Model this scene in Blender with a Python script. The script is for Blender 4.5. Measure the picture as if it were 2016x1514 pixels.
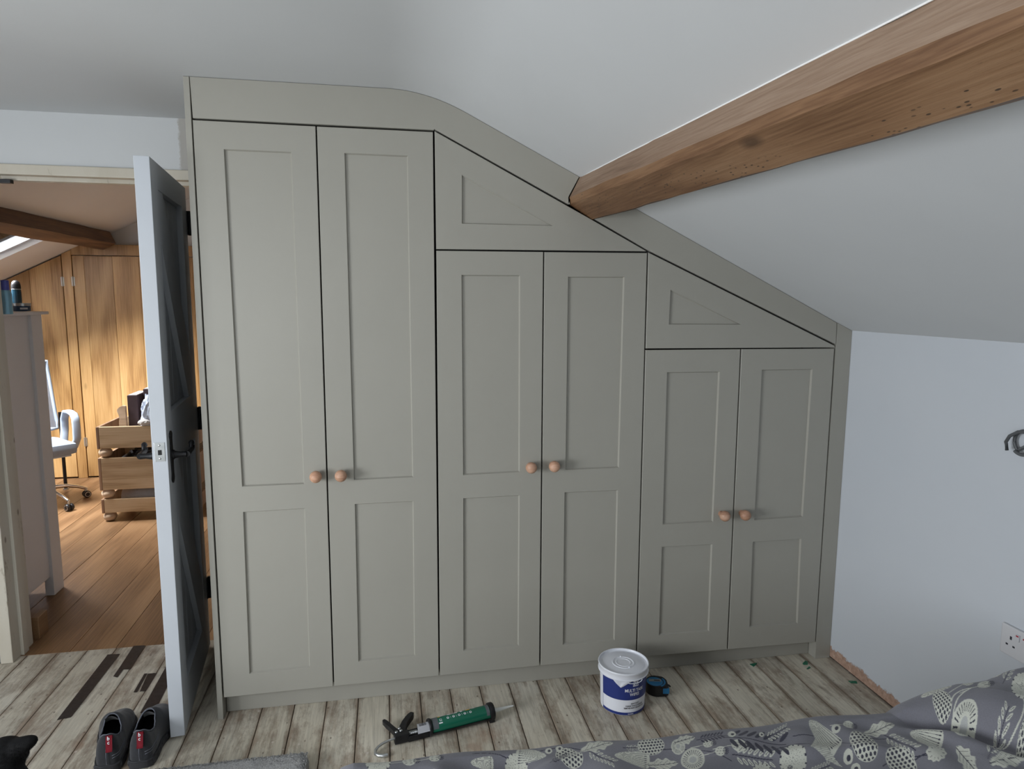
import bpy, bmesh, math, random
import numpy as np
from mathutils import Vector, Matrix
from mathutils.geometry import tessellate_polygon
random.seed(7); PI = math.pi
for o in list(bpy.data.objects): bpy.data.objects.remove(o)
S = bpy.context.scene
COL = S.collection

# ------------------------------------------------------------------ camera
FPX, YAW, PITCH, ROLL = 1329.618, 0.184535, 0.128484, 0.004992
CAM = np.array([-0.1022, -2.3555, 1.48])
_f = np.array([math.sin(YAW)*math.cos(PITCH), math.cos(YAW)*math.cos(PITCH), -math.sin(PITCH)])
_r = np.array([math.cos(YAW), -math.sin(YAW), 0.0]); _u = np.cross(_r, _f)
RR = _r*math.cos(ROLL)+_u*math.sin(ROLL); UU = -_r*math.sin(ROLL)+_u*math.cos(ROLL)
cd = bpy.data.cameras.new('camera'); cam = bpy.data.objects.new('camera', cd); COL.objects.link(cam)
cd.sensor_width = 36; cd.lens = 36*FPX/2016; cd.clip_start = 0.02
cam.matrix_world = Matrix(((RR[0], UU[0], -_f[0], CAM[0]), (RR[1], UU[1], -_f[1], CAM[1]), (RR[2], UU[2], -_f[2], CAM[2]), (0, 0, 0, 1)))
S.camera = cam
def at(u, v, ax, val):
    """measured point of the photograph laid on the real plane axis=val"""
    d = _f+RR*(u-1008)/FPX-UU*(v-757)/FPX
    return CAM+d*((val-CAM[ax])/d[ax])

# ------------------------------------------------------------------ world and lights
w = bpy.data.worlds.new('sky'); S.world = w; w.use_nodes = True
w.node_tree.nodes['Background'].inputs[0].default_value = (0.80, 0.90, 1.0, 1)
w.node_tree.nodes['Background'].inputs[1].default_value = 2.0
def area(name, loc, target, sx, sy, power, col):
    l = bpy.data.lights.new(name, 'AREA'); l.shape = 'RECTANGLE'; l.size = sx; l.size_y = sy
    l.energy = power; l.color = col
    o = bpy.data.objects.new(name, l); COL.objects.link(o); o.location = loc
    o.rotation_euler = (Vector(target)-Vector(loc)).to_track_quat('-Z', 'Y').to_euler()
    return o
area('daylight_left_window', (-2.755, -1.95, 1.06), (0.0, -0.9, 0.30), 1.28, 0.95, 92, (0.93, 0.965, 1.0))
area('rear_ceiling_fill', (-1.65, -4.09, 1.35), (-1.2, -1.0, 2.0), 1.2, 0.9, 30, (0.90, 0.95, 1.0))  # added fill behind the camera, tipped up to brighten the ceiling
area('daylight_study_skylight', (-2.95, 2.35, 2.05), (-2.45, 3.3, 0.8), 0.9, 0.8, 280, (0.97, 0.98, 1.0))
S.view_settings.view_transform = 'Standard'; S.view_settings.look = 'None'
S.view_settings.gamma = 1; S.view_settings.use_curve_mapping = False
S.view_settings.exposure = -0.22

# ------------------------------------------------------------------ materials
def nt(name):
    m = bpy.data.materials.new(name); m.use_nodes = True
    return m, m.node_tree.nodes, m.node_tree.links, m.node_tree.nodes['Principled BSDF']
def coords(N, L, kind='Object', scale=(1, 1, 1), rnd=0.0, rot=(0, 0, 0)):
    tc = N.new('ShaderNodeTexCoord'); mp = N.new('ShaderNodeMapping')
    mp.inputs['Scale'].default_value = scale; mp.inputs['Rotation'].default_value = rot
    src = tc.outputs[kind]
    if rnd:
        oi = N.new('ShaderNodeObjectInfo'); mu = N.new('ShaderNodeMath'); mu.operation = 'MULTIPLY'; mu.inputs[1].default_value = rnd
        L.new(oi.outputs['Random'], mu.inputs[0]); ad = N.new('ShaderNodeVectorMath'); ad.operation = 'ADD'
        L.new(src, ad.inputs[0]); L.new(mu.outputs[0], ad.inputs[1]); src = ad.outputs[0]
    L.new(src, mp.inputs['Vector']); return mp.outputs[0]
def noise(N, L, vec, scale, detail=4, rough=.55, dist=0.0):
    n = N.new('ShaderNodeTexNoise'); n.inputs['Scale'].default_value = scale; n.inputs['Detail'].default_value = detail
    n.inputs['Roughness'].default_value = rough; n.inputs['Distortion'].default_value = dist
    L.new(vec, n.inputs['Vector']); return n.outputs['Fac']
def ramp(N, L, fac, stops):
    r = N.new('ShaderNodeValToRGB'); e = r.color_ramp.elements
    while len(e) > 1: e.remove(e[-1])
    e[0].position = stops[0][0]; e[0].color = (*stops[0][1], 1) if len(stops[0][1]) == 3 else stops[0][1]
    for p, c in stops[1:]:
        k = e.new(p); k.color = (*c, 1)
    L.new(fac, r.inputs[0]); return r.outputs[0]
def g(v): return (v, v, v)
def mix(N, L, fac, a, b, mode='MIX'):
    m = N.new('ShaderNodeMix'); m.data_type = 'RGBA'; m.blend_type = mode
    for sock, val in ((m.inputs['Factor'], fac), (m.inputs['A'], a), (m.inputs['B'], b)):
        if hasattr(val, 'links') or hasattr(val, 'is_linked'): L.new(val, sock)
        elif isinstance(val, tuple): sock.default_value = (*val, 1) if len(val) == 3 else val
        else: sock.default_value = val
    return m.outputs['Result']
def math_(N, L, op, a, b=None, clamp=False):
    m = N.new('ShaderNodeMath'); m.operation = op; m.use_clamp = clamp
    for i, v in enumerate((a, b)):
        if v is None: continue
        if hasattr(v, 'is_linked'): L.new(v, m.inputs[i])
        else: m.inputs[i].default_value = v
    return m.outputs[0]
def bump(N, L, B, h, strength, dist=0.002):
    b = N.new('ShaderNodeBump'); b.inputs['Strength'].default_value = strength; b.inputs['Distance'].default_value = dist
    L.new(h, b.inputs['Height']); L.new(b.outputs[0], B.inputs['Normal'])
def plain(name, col, rough=.5, metal=0.0, var=.08, sc=30, bmp=.05, sheen=0.0, spec=.5):
    m, N, L, B = nt(name)
    v = coords(N, L); n = noise(N, L, v, sc)
    lo = tuple(c*(1-var) for c in col); hi = tuple(min(1, c*(1+var)) for c in col)
    L.new(ramp(N, L, n, [(.3, lo), (.7, hi)]), B.inputs['Base Color'])
    B.inputs['Roughness'].default_value = rough; B.inputs['Metallic'].default_value = metal
    B.inputs['Specular IOR Level'].default_value = spec
    if sheen: B.inputs['Sheen Weight'].default_value = sheen
    if bmp: bump(N, L, B, noise(N, L, v, sc*6), bmp)
    return m
def wood(name, dark, mid, light, axis='Z', rough=.45, sc=1.0, knots=True, rnd=3.0, bmp=.15, ring=9.0):
    m, N, L, B = nt(name)
    st = {'X': (.12, 1, 1), 'Y': (1, .12, 1), 'Z': (1, 1, .12)}[axis]
    st = tuple(s*sc for s in st)
    v = coords(N, L, 'Object', st, rnd)
    n0 = noise(N, L, v, 2.2, 3, .5, .6)
    big = math_(N, L, 'MULTIPLY', n0, ring); rings = math_(N, L, 'SINE', math_(N, L, 'MULTIPLY', big, 6.28))
    rings = math_(N, L, 'ADD', math_(N, L, 'MULTIPLY', rings, .5), .5)
    st2 = {'X': (.03, 1, 1), 'Y': (1, .03, 1), 'Z': (1, 1, .03)}[axis]
    fv = coords(N, L, 'Object', st2, rnd)
    fine = noise(N, L, fv, 160, 3, .6)
    f = math_(N, L, 'ADD', math_(N, L, 'MULTIPLY', rings, .30), math_(N, L, 'MULTIPLY', fine, .70)); f = math_(N, L, 'ADD', math_(N, L, 'MULTIPLY', math_(N, L, 'SUBTRACT', f, .5), 1.45), .5)
    c = ramp(N, L, f, [(.15, dark), (.5, mid), (.85, light)])
    lo = noise(N, L, coords(N, L, 'Object', st, rnd), 1.6, 2)
    c = mix(N, L, ramp(N, L, lo, [(.35, g(.0)), (.7, g(.45))]), c, dark)
    if knots:
        vo = N.new('ShaderNodeTexVoronoi'); vo.inputs['Scale'].default_value = 4.2
        L.new(coords(N, L, 'Object', {'X': (.45, 1, 1), 'Y': (1, .45, 1), 'Z': (1, 1, .45)}[axis], rnd), vo.inputs['Vector'])
        k = ramp(N, L, vo.outputs['Distance'], [(.03, g(1)), (.085, g(0))])
        c = mix(N, L, math_(N, L, 'MULTIPLY', k, .7), c, tuple(x*.35 for x in dark))
    oi = N.new('ShaderNodeObjectInfo'); hv = N.new('ShaderNodeHueSaturation')
    mr = N.new('ShaderNodeMapRange'); mr.inputs['To Min'].default_value = .86; mr.inputs['To Max'].default_value = 1.14
    L.new(oi.outputs['Random'], mr.inputs['Value']); L.new(mr.outputs[0], hv.inputs['Value']); L.new(c, hv.inputs['Color'])
    L.new(hv.outputs[0], B.inputs['Base Color']); B.inputs['Roughness'].default_value = rough
    bump(N, L, B, f, bmp, .0015)
    return m

M = {}
M['paint'] = plain('sage_grey_paint', (.335, .324, .284), .42, 0, .02, 3, .012, spec=.4)
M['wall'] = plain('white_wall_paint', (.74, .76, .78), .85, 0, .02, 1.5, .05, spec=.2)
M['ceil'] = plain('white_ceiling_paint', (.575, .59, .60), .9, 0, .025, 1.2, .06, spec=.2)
M['warmwall'] = plain('study_ceiling_paint', (.74, .73, .71), .9, 0, .03, 1.2, .06, spec=.2)
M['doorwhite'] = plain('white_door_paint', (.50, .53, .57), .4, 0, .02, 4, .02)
M['dresser'] = plain('dresser_white_paint', (.76, .745, .75), .5, 0, .02, 3, .01)
M['subfloor'] = plain('dirt_between_boards', (.055, .038, .027), .95, 0, .5, 40, .2)
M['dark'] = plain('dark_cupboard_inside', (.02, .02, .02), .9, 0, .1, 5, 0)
M['black'] = plain('black_iron', (.012, .012, .014), .42, .3, .3, 60, .1)
M['blackplastic'] = plain('black_plastic', (.012, .012, .014), .38, 0, .2, 40, .04)
M['steel'] = plain('zinc_steel', (.55, .57, .58), .3, 1, .08, 60, .05)
M['chrome'] = plain('chrome', (.75, .76, .78), .12, 1, .02, 20, 0)
M['tape'] = plain('black_tape', (.022, .018, .018), .45, 0, .5, 60, .3)
M['white'] = plain('white_plastic', (.78, .80, .86), .32, 0, .01, 10, 0)
M['navy'] = plain('navy_label', (.018, .035, .19), .35, 0, .04, 10, 0)
M['print'] = plain('white_print', (.75, .76, .80), .5, 0, .02, 10, 0)
M['ink'] = plain('black_ink', (.02, .02, .03), .5, 0, .02, 10, 0)
M['green'] = plain('green_label', (.005, .11, .065), .32, 0, .05, 10, 0)
M['greyband'] = plain('grey_label_band', (.10, .11, .12), .35, 0, .05, 10, 0)
M['yellow'] = plain('yellow_print', (.75, .42, .04), .5, 0, .05, 10, 0)
M['greenscrap'] = plain('green_plastic_scrap', (.01, .13, .07), .35, 0, .1, 10, 0)
M['nozzle'] = plain('cloudy_plastic', (.72, .74, .72), .35, 0, .02, 10, 0)
M['blue'] = plain('bright_blue_rubber', (.02, .17, .36), .45, 0, .06, 30, .05)
M['shoe'] = plain('charcoal_knit', (.014, .0155, .020), .85, 0, .25, 220, .35, sheen=.25)
M['shoedark'] = plain('shoe_lining', (.006, .006, .008), .95, 0, .2, 60, .1)
M['sole'] = plain('black_rubber_sole', (.025, .026, .03), .7, 0, .2, 60, .15)
M['red'] = plain('red_woven_tab', (.34, .012, .03), .7, 0, .12, 120, .2)
M['stitch'] = plain('grey_piping', (.13, .14, .17), .7, 0, .1, 60, 0)
M['fur'] = plain('black_fur', (.0035, .0035, .004), .75, 0, .4, 90, .2, spec=.2)
M['eye'] = plain('amber_eye', (.30, .22, .02), .1, 0, .2, 60, 0)
M['socket'] = plain('white_socket_plastic', (.60, .60, .62), .35, 0, .01, 10, 0)
M['cable'] = plain('grey_cable_sheath', (.085, .09, .095), .45, 0, .1, 30, .03)
M['chairgrey'] = plain('pale_blue_grey_plastic', (.36, .42, .50), .45, 0, .02, 10, 0)
M['chairfabric'] = plain('pale_grey_fabric', (.22, .26, .32), .85, 0, .06, 200, .2)
M['brownbox'] = plain('dark_brown_board', (.060, .035, .040), .55, 0, .15, 20, .05)
M['paper'] = plain('paper_block', (.62, .60, .58), .8, 0, .05, 60, 0)
M['bag'] = plain('crinkled_plastic_bag', (.50, .56, .68), .25, 0, .35, 25, .4)
M['leather'] = plain('black_leather', (.012, .012, .014), .3, 0, .3, 40, .4)
M['teal'] = plain('dark_teal_plastic', (.010, .035, .055), .15, 0, .2, 20, 0)
M['canblue'] = plain('pale_blue_can', (.20, .38, .48), .3, .3, .1, 20, 0)
M['capblue'] = plain('violet_blue_cap', (.06, .07, .32), .3, 0, .1, 20, 0)
M['tin'] = plain('brushed_tin', (.50, .52, .52), .3, .9, .1, 30, 0)
M['tinlabel'] = plain('teal_and_navy_label', (.015, .05, .11), .35, 0, .5, 14, 0)
M['brass'] = plain('satin_nickel_hinge', (.55, .52, .45), .35, .9, .1, 30, 0)
M['mattress'] = plain('mattress_ticking', (.55, .55, .53), .9, 0, .05, 60, .1)
M['bedbase'] = plain('bed_base_fabric', (.14, .14, .15), .9, 0, .1, 90, .2)
M['bulb'] = plain('lid_grey_disc', (.60, .62, .66), .4, 0, .01, 10, 0)
M['knob'] = wood('beech_knob', (.36, .19, .12), (.50, .29, .19), (.60, .38, .27), 'X', .5, 6, False, 3, .05, 3)
def wormy(m):
    N, L = m.node_tree.nodes, m.node_tree.links; B = N['Principled BSDF']; src = B.inputs['Base Color'].links[0].from_socket
    vo = N.new('ShaderNodeTexVoronoi'); vo.inputs['Scale'].default_value = 120; L.new(coords(N, L, 'Object', (1, .35, 1)), vo.inputs['Vector'])
    msk = ramp(N, L, noise(N, L, coords(N, L, 'Object', (1, .3, 1)), 9, 4), [(.54, g(0)), (.60, g(1))])
    d = math_(N, L, 'MULTIPLY', ramp(N, L, vo.outputs['Distance'], [(.16, g(1)), (.22, g(0))]), msk)
    L.new(mix(N, L, math_(N, L, 'MULTIPLY', d, .85), src, (.02, .012, .008)), B.inputs['Base Color']); return m
M['beam'] = wood('sanded_oak_beam', (.125, .058, .024), (.235, .128, .063), (.31, .185, .10), 'Y', .6, 1.3, True, 0, .5, 5)
M['beam2'] = wood('dark_oak_beam', (.085, .045, .025), (.16, .085, .045), (.23, .13, .07), 'Y', .6, .8, True, 0, .5, 12)
wormy(M['beam'])
M['beamside'] = wood('pale_sanded_oak_side', (.16, .098, .062), (.27, .175, .115), (.36, .255, .18), 'Y', .8, 1.3, False, 0, .5, 4)  # paler, greyer oak tone for the beam's left face
M['oak'] = wood('honey_oak_boards', (.27, .140, .045), (.47, .275, .105), (.60, .38, .165), 'Z', .42, 1.0, True, 5, .1, 7)
M['oakfloor'] = wood('oak_floorboards', (.150, .080, .036), (.27, .150, .072), (.36, .215, .11), 'Y', .36, 1.0, True, 5, .1, 6)
M['pine'] = wood('pine_crate', (.40, .27, .145), (.60, .435, .26), (.70, .54, .35), 'X', .5, 1.3, True, 5, .1, 8)
M['pineend'] = wood('pine_end_grain', (.22, .13, .075), (.34, .21, .13), (.42, .27, .17), 'Z', .6, 3, False, 5, .1, 5)
M['pinefoot'] = wood('pine_bun_foot', (.50, .36, .24), (.66, .50, .35), (.74, .58, .43), 'X', .45, 4, False, 5, .05, 4)

def mat_plank():
    m, N, L, B = nt('worn_painted_boards')
    v = coords(N, L, 'Object', (1, .16, 1), 7.0)
    vf = coords(N, L, 'Object', (1, .05, 1), 7.0)
    iso = coords(N, L, 'Object', (1, .6, 1), 7.0)
    wear = noise(N, L, v, 13, 9, .78, .5)
    blot = noise(N, L, iso, 7.5, 8, .72)
    tc = N.new('ShaderNodeTexCoord'); sx = N.new('ShaderNodeSeparateXYZ'); L.new(tc.outputs['Generated'], sx.inputs[0])
    e = math_(N, L, 'ABSOLUTE', math_(N, L, 'SUBTRACT', sx.outputs[0], .5))
    e = math_(N, L, 'MULTIPLY', e, 2.0)
    e = math_(N, L, 'POWER', e, 7.0)
    k = math_(N, L, 'ADD', math_(N, L, 'MULTIPLY', wear, .58), math_(N, L, 'MULTIPLY', blot, .54))
    k = math_(N, L, 'ADD', k, math_(N, L, 'MULTIPLY', e, .13))
    paint = ramp(N, L, noise(N, L, iso, 3.2, 4), [(.3, (.56, .51, .41)), (.55, (.64, .595, .495)), (.75, (.68, .645, .56))])
    under = ramp(N, L, noise(N, L, vf, 60, 5, .7), [(.25, (.14, .10, .068)), (.55, (.29, .22, .16)), (.8, (.42, .335, .255))])
    fac = ramp(N, L, k, [(.54, g(0)), (.59, g(.42)), (.67, g(.88))])
    c = mix(N, L, fac, paint, under)
    # orange bare patches, by place in the room
    ge = N.new('ShaderNodeNewGeometry')
    mp = N.new('ShaderNodeMapping'); mp.inputs['Scale'].default_value = (1.1, .7, 1); mp.inputs['Location'].default_value = (.35, .1, 0)
    L.new(ge.outputs['Position'], mp.inputs['Vector'])
    pat = ramp(N, L, noise(N, L, mp.outputs[0], 2.6, 5, .7), [(.60, g(0)), (.70, g(.55))])
    c = mix(N, L, pat, c, (.29, .165, .10))
    # fine streaks and scratches
    st = ramp(N, L, noise(N, L, vf, 110, 4, .7), [(.34, g(.78)), (.6, g(1.04))])
    c = mix(N, L, 1.0, c, st, 'MULTIPLY')
    vo = N.new('ShaderNodeTexVoronoi'); vo.inputs['Scale'].default_value = 26; L.new(iso, vo.inputs['Vector'])
    sp = ramp(N, L, vo.outputs['Distance'], [(.05, g(.8)), (.10, g(0))])
    c = mix(N, L, sp, c, (.13, .09, .065))
    vo2 = N.new('ShaderNodeTexVoronoi'); vo2.inputs['Scale'].default_value = 17; vo2.feature = 'F1'
    L.new(coords(N, L, 'Object', (1, .8, 1), 13.0), vo2.inputs['Vector'])
    c = mix(N, L, ramp(N, L, vo2.outputs['Distance'], [(.045, g(.75)), (.09, g(0))]), c, (.62, .56, .50))
    oi = N.new('ShaderNodeObjectInfo'); hv = N.new('ShaderNodeHueSaturation')
    mr = N.new('ShaderNodeMapRange'); mr.inputs['To Min'].default_value = .90; mr.inputs['To Max'].default_value = 1.06
    L.new(oi.outputs['Random'], mr.inputs['Value']); L.new(mr.outputs[0], hv.inputs['Value']); L.new(c, hv.inputs['Color'])
    L.new(hv.outputs[0], B.inputs['Base Color']); B.inputs['Roughness'].default_value = .62
    h = math_(N, L, 'SUBTRACT', math_(N, L, 'MULTIPLY', noise(N, L, vf, 90, 5, .7), .6), math_(N, L, 'MULTIPLY', fac, .6))
    bump(N, L, B, h, .5, .0025)
    return m
M['plank'] = mat_plank()
def mat_rightwall():
    # white emulsion with bare pink plaster showing in a ragged strip along the floor
    m, N, L, B = nt('wall_paint_and_bare_plaster')
    ge = N.new('ShaderNodeNewGeometry'); sp = N.new('ShaderNodeSeparateXYZ'); L.new(ge.outputs['Position'], sp.inputs[0])
    n1 = noise(N, L, ge.outputs['Position'], 9, 7, .75); n2 = noise(N, L, ge.outputs['Position'], 60, 4, .7)
    h = math_(N, L, 'ADD', sp.outputs[2], math_(N, L, 'MULTIPLY', math_(N, L, 'SUBTRACT', n1, .5), -.08))
    h = math_(N, L, 'ADD', h, math_(N, L, 'MULTIPLY', math_(N, L, 'SUBTRACT', n2, .5), -.035))
    f = ramp(N, L, h, [(.043, g(1)), (.048, g(0))])
    pl = ramp(N, L, n2, [(.3, (.30, .19, .14)), (.6, (.46, .31, .235)), (.8, (.55, .44, .36))])
    base = ramp(N, L, noise(N, L, ge.outputs['Position'], 1.5, 3), [(.3, (.535, .565, .605)), (.7, (.56, .585, .62))])
    L.new(mix(N, L, f, base, pl), B.inputs['Base Color']); B.inputs['Roughness'].default_value = .85
    B.inputs['Specular IOR Level'].default_value = .2
    bump(N, L, B, math_(N, L, 'MULTIPLY', f, n2), .8, .004)
    return m
M['rwall'] = mat_rightwall()
def mat_backwall():
    # white wall, unpainted greyer plaster beside the wardrobe behind a ragged brush line
    m, N, L, B = nt('wall_paint_with_unpainted_edge')
    ge = N.new('ShaderNodeNewGeometry'); sp = N.new('ShaderNodeSeparateXYZ'); L.new(ge.outputs['Position'], sp.inputs[0])
    n1 = noise(N, L, ge.outputs['Position'], 40, 4, .7)
    h = math_(N, L, 'ADD', sp.outputs[0], math_(N, L, 'MULTIPLY', math_(N, L, 'SUBTRACT', n1, .5), .03))
    f = ramp(N, L, math_(N, L, 'ADD', h, 1.5), [(.622, g(0)), (.626, g(1))])
    base = ramp(N, L, noise(N, L, ge.outputs['Position'], 1.5, 3), [(.3, (.555, .57, .58)), (.7, (.58, .595, .60))])
    L.new(mix(N, L, f, base, (.40, .385, .36)), B.inputs['Base Color']); B.inputs['Roughness'].default_value = .85
    B.inputs['Specular IOR Level'].default_value = .2
    bump(N, L, B, f, .5, .001)
    return m
M['bwall'] = mat_backwall()
def mat_cream():
    m, N, L, B = nt('old_chipped_cream_gloss')
    v = coords(N, L, 'Object', (1, 1, .25)); n = noise(N, L, v, 14, 8, .75)
    c = ramp(N, L, noise(N, L, v, 5, 4), [(.3, (.47, .425, .34)), (.7, (.58, .545, .47))])
    c = mix(N, L, ramp(N, L, n, [(.60, g(0)), (.65, g(.8))]), c, (.24, .19, .13))
    vo = N.new('ShaderNodeTexVoronoi'); vo.inputs['Scale'].default_value = 11; L.new(coords(N, L, 'Object', (1, 1, .5)), vo.inputs['Vector'])
    c = mix(N, L, ramp(N, L, vo.outputs['Distance'], [(.05, g(.7)), (.09, g(0))]), c, (.12, .09, .06))
    L.new(c, B.inputs['Base Color']); B.inputs['Roughness'].default_value = .5
    bump(N, L, B, n, .5, .003); return m
M['cream'] = mat_cream()
def mat_rug():
    m, N, L, B = nt('flecked_grey_wool')
    v = coords(N, L); n = noise(N, L, v, 420, 3, .7); n2 = noise(N, L, v, 160, 3, .7)
    c = ramp(N, L, n, [(.32, (.20, .20, .20)), (.5, (.46, .46, .46)), (.66, (.68, .68, .68))])
    L.new(mix(N, L, .35, c, ramp(N, L, n2, [(.4, (.28, .28, .28)), (.6, (.62, .62, .62))])), B.inputs['Base Color'])
    B.inputs['Roughness'].default_value = .95; bump(N, L, B, n, 1.0, .006); return m
M['rug'] = mat_rug()
def mat_duvet():
    m, N, L, B = nt('botanical_print_cotton')
    a = N.new('ShaderNodeAttribute'); a.attribute_name = 'print'
    v = coords(N, L); n = noise(N, L, v, 500, 2)
    L.new(mix(N, L, 1.0, a.outputs['Color'], ramp(N, L, n, [(.3, g(.9)), (.7, g(1.06))]), 'MULTIPLY'), B.inputs['Base Color'])
    B.inputs['Roughness'].default_value = .9; B.inputs['Sheen Weight'].default_value = .15
    bump(N, L, B, n, .15, .0008); return m
M['duvet'] = mat_duvet()
def mat_glass():
    m, N, L, B = nt('window_glass'); N.remove(B)
    t = N.new('ShaderNodeBsdfTransparent'); gl = N.new('ShaderNodeBsdfGlossy'); gl.inputs['Roughness'].default_value = .02
    fr = N.new('ShaderNodeFresnel'); fr.inputs['IOR'].default_value = 1.45; mx = N.new('ShaderNodeMixShader')
    L.new(fr.outputs[0], mx.inputs[0]); L.new(t.outputs[0], mx.inputs[1]); L.new(gl.outputs[0], mx.inputs[2])
    L.new(mx.outputs[0], N['Material Output'].inputs[0]); return m
M['glass'] = mat_glass()
def mat_mesh():
    m, N, L, B = nt('chair_back_mesh')
    B.inputs['Base Color'].default_value = (.40, .46, .54, 1); B.inputs['Roughness'].default_value = .6
    B.inputs['Alpha'].default_value = .86; return m
M['mesh'] = mat_mesh()

# ------------------------------------------------------------------ mesh helpers
def bx(bm, x0, x1, y0, y1, z0, z1, bev=0.0):
    vs = [bm.verts.new((x, y, z)) for x in (x0, x1) for y in (y0, y1) for z in (z0, z1)]
    fs = [bm.faces.new([vs[i] for i in q]) for q in ((0, 1, 3, 2), (4, 6, 7, 5), (0, 4, 5, 1), (2, 3, 7, 6), (0, 2, 6, 4), (1, 5, 7, 3))]
    if bev > 0:
        es = list({e for f in fs for e in f.edges})
        bmesh.ops.bevel(bm, geom=es, offset=bev, segments=2, affect='EDGES', profile=.6)
def prism(bm, pts, y0, y1):
    """polygon (x,z) extruded from y0 to y1"""
    n = len(pts); a = [bm.verts.new((p[0], y0, p[1])) for p in pts]; b = [bm.verts.new((p[0], y1, p[1])) for p in pts]
    bm.faces.new(a); bm.faces.new(b[::-1])
    for i in range(n): bm.faces.new((a[i], b[i], b[(i+1) % n], a[(i+1) % n]))
def tube(bm, pts, r, n=12, cap=True, ra=None):
    pts = [Vector(p) for p in pts]; rings = []
    up = Vector((0, 0, 1))
    for i, p in enumerate(pts):
        t = (pts[min(i+1, len(pts)-1)]-pts[max(i-1, 0)]).normalized()
        a = t.cross(up)
        if a.length < .05: a = t.cross(Vector((1, 0, 0)))
        a.normalize(); b = t.cross(a)
        rad = ra[i] if ra else r
        rings.append([bm.verts.new(p+(a*math.cos(2*PI*k/n)+b*math.sin(2*PI*k/n))*rad) for k in range(n)])
    for i in range(len(rings)-1):
        for k in range(n): bm.faces.new((rings[i][k], rings[i][(k+1) % n], rings[i+1][(k+1) % n], rings[i+1][k]))
    if cap: bm.faces.new(rings[0][::-1]); bm.faces.new(rings[-1])
def lathe(bm, prof, n=32, origin=(0, 0, 0), axis='Z', cap=True):
    """prof: (radius, height)"""
    o = Vector(origin); rings = []
    for r, h in prof:
        ring = []
        for k in range(n):
            a = 2*PI*k/n; c, s = r*math.cos(a), r*math.sin(a)
            p = {'Z': (c, s, h), 'Y': (c, h, s), 'X': (h, c, s)}[axis]
            ring.append(bm.verts.new(o+Vector(p)))
        rings.append(ring)
    for i in range(len(rings)-1):
        for k in range(n): bm.faces.new((rings[i][k], rings[i][(k+1) % n], rings[i+1][(k+1) % n], rings[i+1][k]))
    if cap: bm.faces.new(rings[0][::-1]); bm.faces.new(rings[-1])
def ell(bm, c, r, rot=None, seg=16):
    ret = bmesh.ops.create_uvsphere(bm, u_segments=seg, v_segments=max(8, seg//2), radius=1)
    mt = Matrix.Translation(c) @ (rot.to_4x4() if rot else Matrix.Identity(4)) @ Matrix.Diagonal((*r, 1))
    bmesh.ops.transform(bm, matrix=mt, verts=ret['verts'])
def obj(name, bm, mat, parent=None, smooth=False, label=None, kind=None, angle=None):
    bmesh.ops.recalc_face_normals(bm, faces=bm.faces)
    me = bpy.data.meshes.new(name); bm.to_mesh(me); bm.free()
    return linkmesh(name, me, mat, parent, smooth, label, kind, angle)
def linkmesh(name, me, mat, parent=None, smooth=False, label=None, kind=None, angle=None):
    for m_ in (mat if isinstance(mat, (list, tuple)) else [mat]): me.materials.append(m_)
    if smooth:
        for p in me.polygons: p.use_smooth = True
        if angle:
            try: me.set_sharp_from_angle(angle=angle)
            except Exception: pass
    o = bpy.data.objects.new(name, me); COL.objects.link(o)
    if parent: o.parent = parent
    if label: o['label'] = label
    if kind: o['kind'] = kind
    return o
def tag(o, label, cat, group=None):
    o['label'] = label; o['category'] = cat
    if group: o['group'] = group
    return o
def thing(name, label, cat, loc=(0, 0, 0), rz=0, group=None):
    o = bpy.data.objects.new(name, None); COL.objects.link(o); o.location = loc; o.rotation_euler = (0, 0, rz)
    o.empty_display_size = .05
    return tag(o, label, cat, group)
def box(name, mat, x0, x1, y0, y1, z0, z1, parent=None, bev=0.0, **k):
    bm = bmesh.new(); bx(bm, x0, x1, y0, y1, z0, z1, bev); return obj(name, bm, mat, parent, **k)
def text_geo(s, size):
    cu = bpy.data.curves.new('lettering', 'FONT'); cu.body = s; cu.size = size; cu.align_x = 'CENTER'; cu.resolution_u = 2
    cu.space_line = .95; cu.offset = size*.022
    t = bpy.data.objects.new('lettering', cu); COL.objects.link(t); bpy.context.view_layer.update()
    me = bpy.data.meshes.new_from_object(t.evaluated_get(bpy.context.evaluated_depsgraph_get()))
    bpy.data.objects.remove(t); return me
def warp(me, fn):
    for v in me.vertices: v.co = fn(v.co.x, v.co.y)
    return me

# ------------------------------------------------------------------ the room shell
ZC = 2.158; SL = .489                    # ceiling height, roof slope
XR = 1.689; XL = -2.75; YB = .55; YF = -4.1
def floor_boards(name, x0, x1, y0, y1, wdt, off, mat, gap, dep, zt=0.0):
    bm = bmesh.new(); bx(bm, x0-.1, x1+.12, y0-.1, y1, -.08, -.024)
    root = obj(name, bm, M['subfloor'], kind='structure')
    k = 0; x = off
    while x > x0: x -= wdt
    meshes = {}
    while x < x1:
        a = max(x, x0)+gap/2; b = min(x+wdt, x1)-gap/2
        if b-a > .02:
            key = round(b-a, 4)
            if key not in meshes:
                bm = bmesh.new(); L_ = (y1-y0)
                bx(bm, -(b-a)/2, (b-a)/2, -L_/2, L_/2, -dep, 0, .0018)
                bmesh.ops.recalc_face_normals(bm, faces=bm.faces)
                me = bpy.data.meshes.new('plank'); bm.to_mesh(me); bm.free(); me.materials.append(mat); meshes[key] = me
            o = bpy.data.objects.new('plank', meshes[key]); COL.objects.link(o); o.parent = root
            o.location = ((a+b)/2, (y0+y1)/2, zt+random.uniform(-.0012, 0.0)); k += 1
        x += wdt
    return root
floor_boards('floor', XL, XR+.02, YF, .596, .1132, -.1148, M['plank'], .0025, .022)
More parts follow.
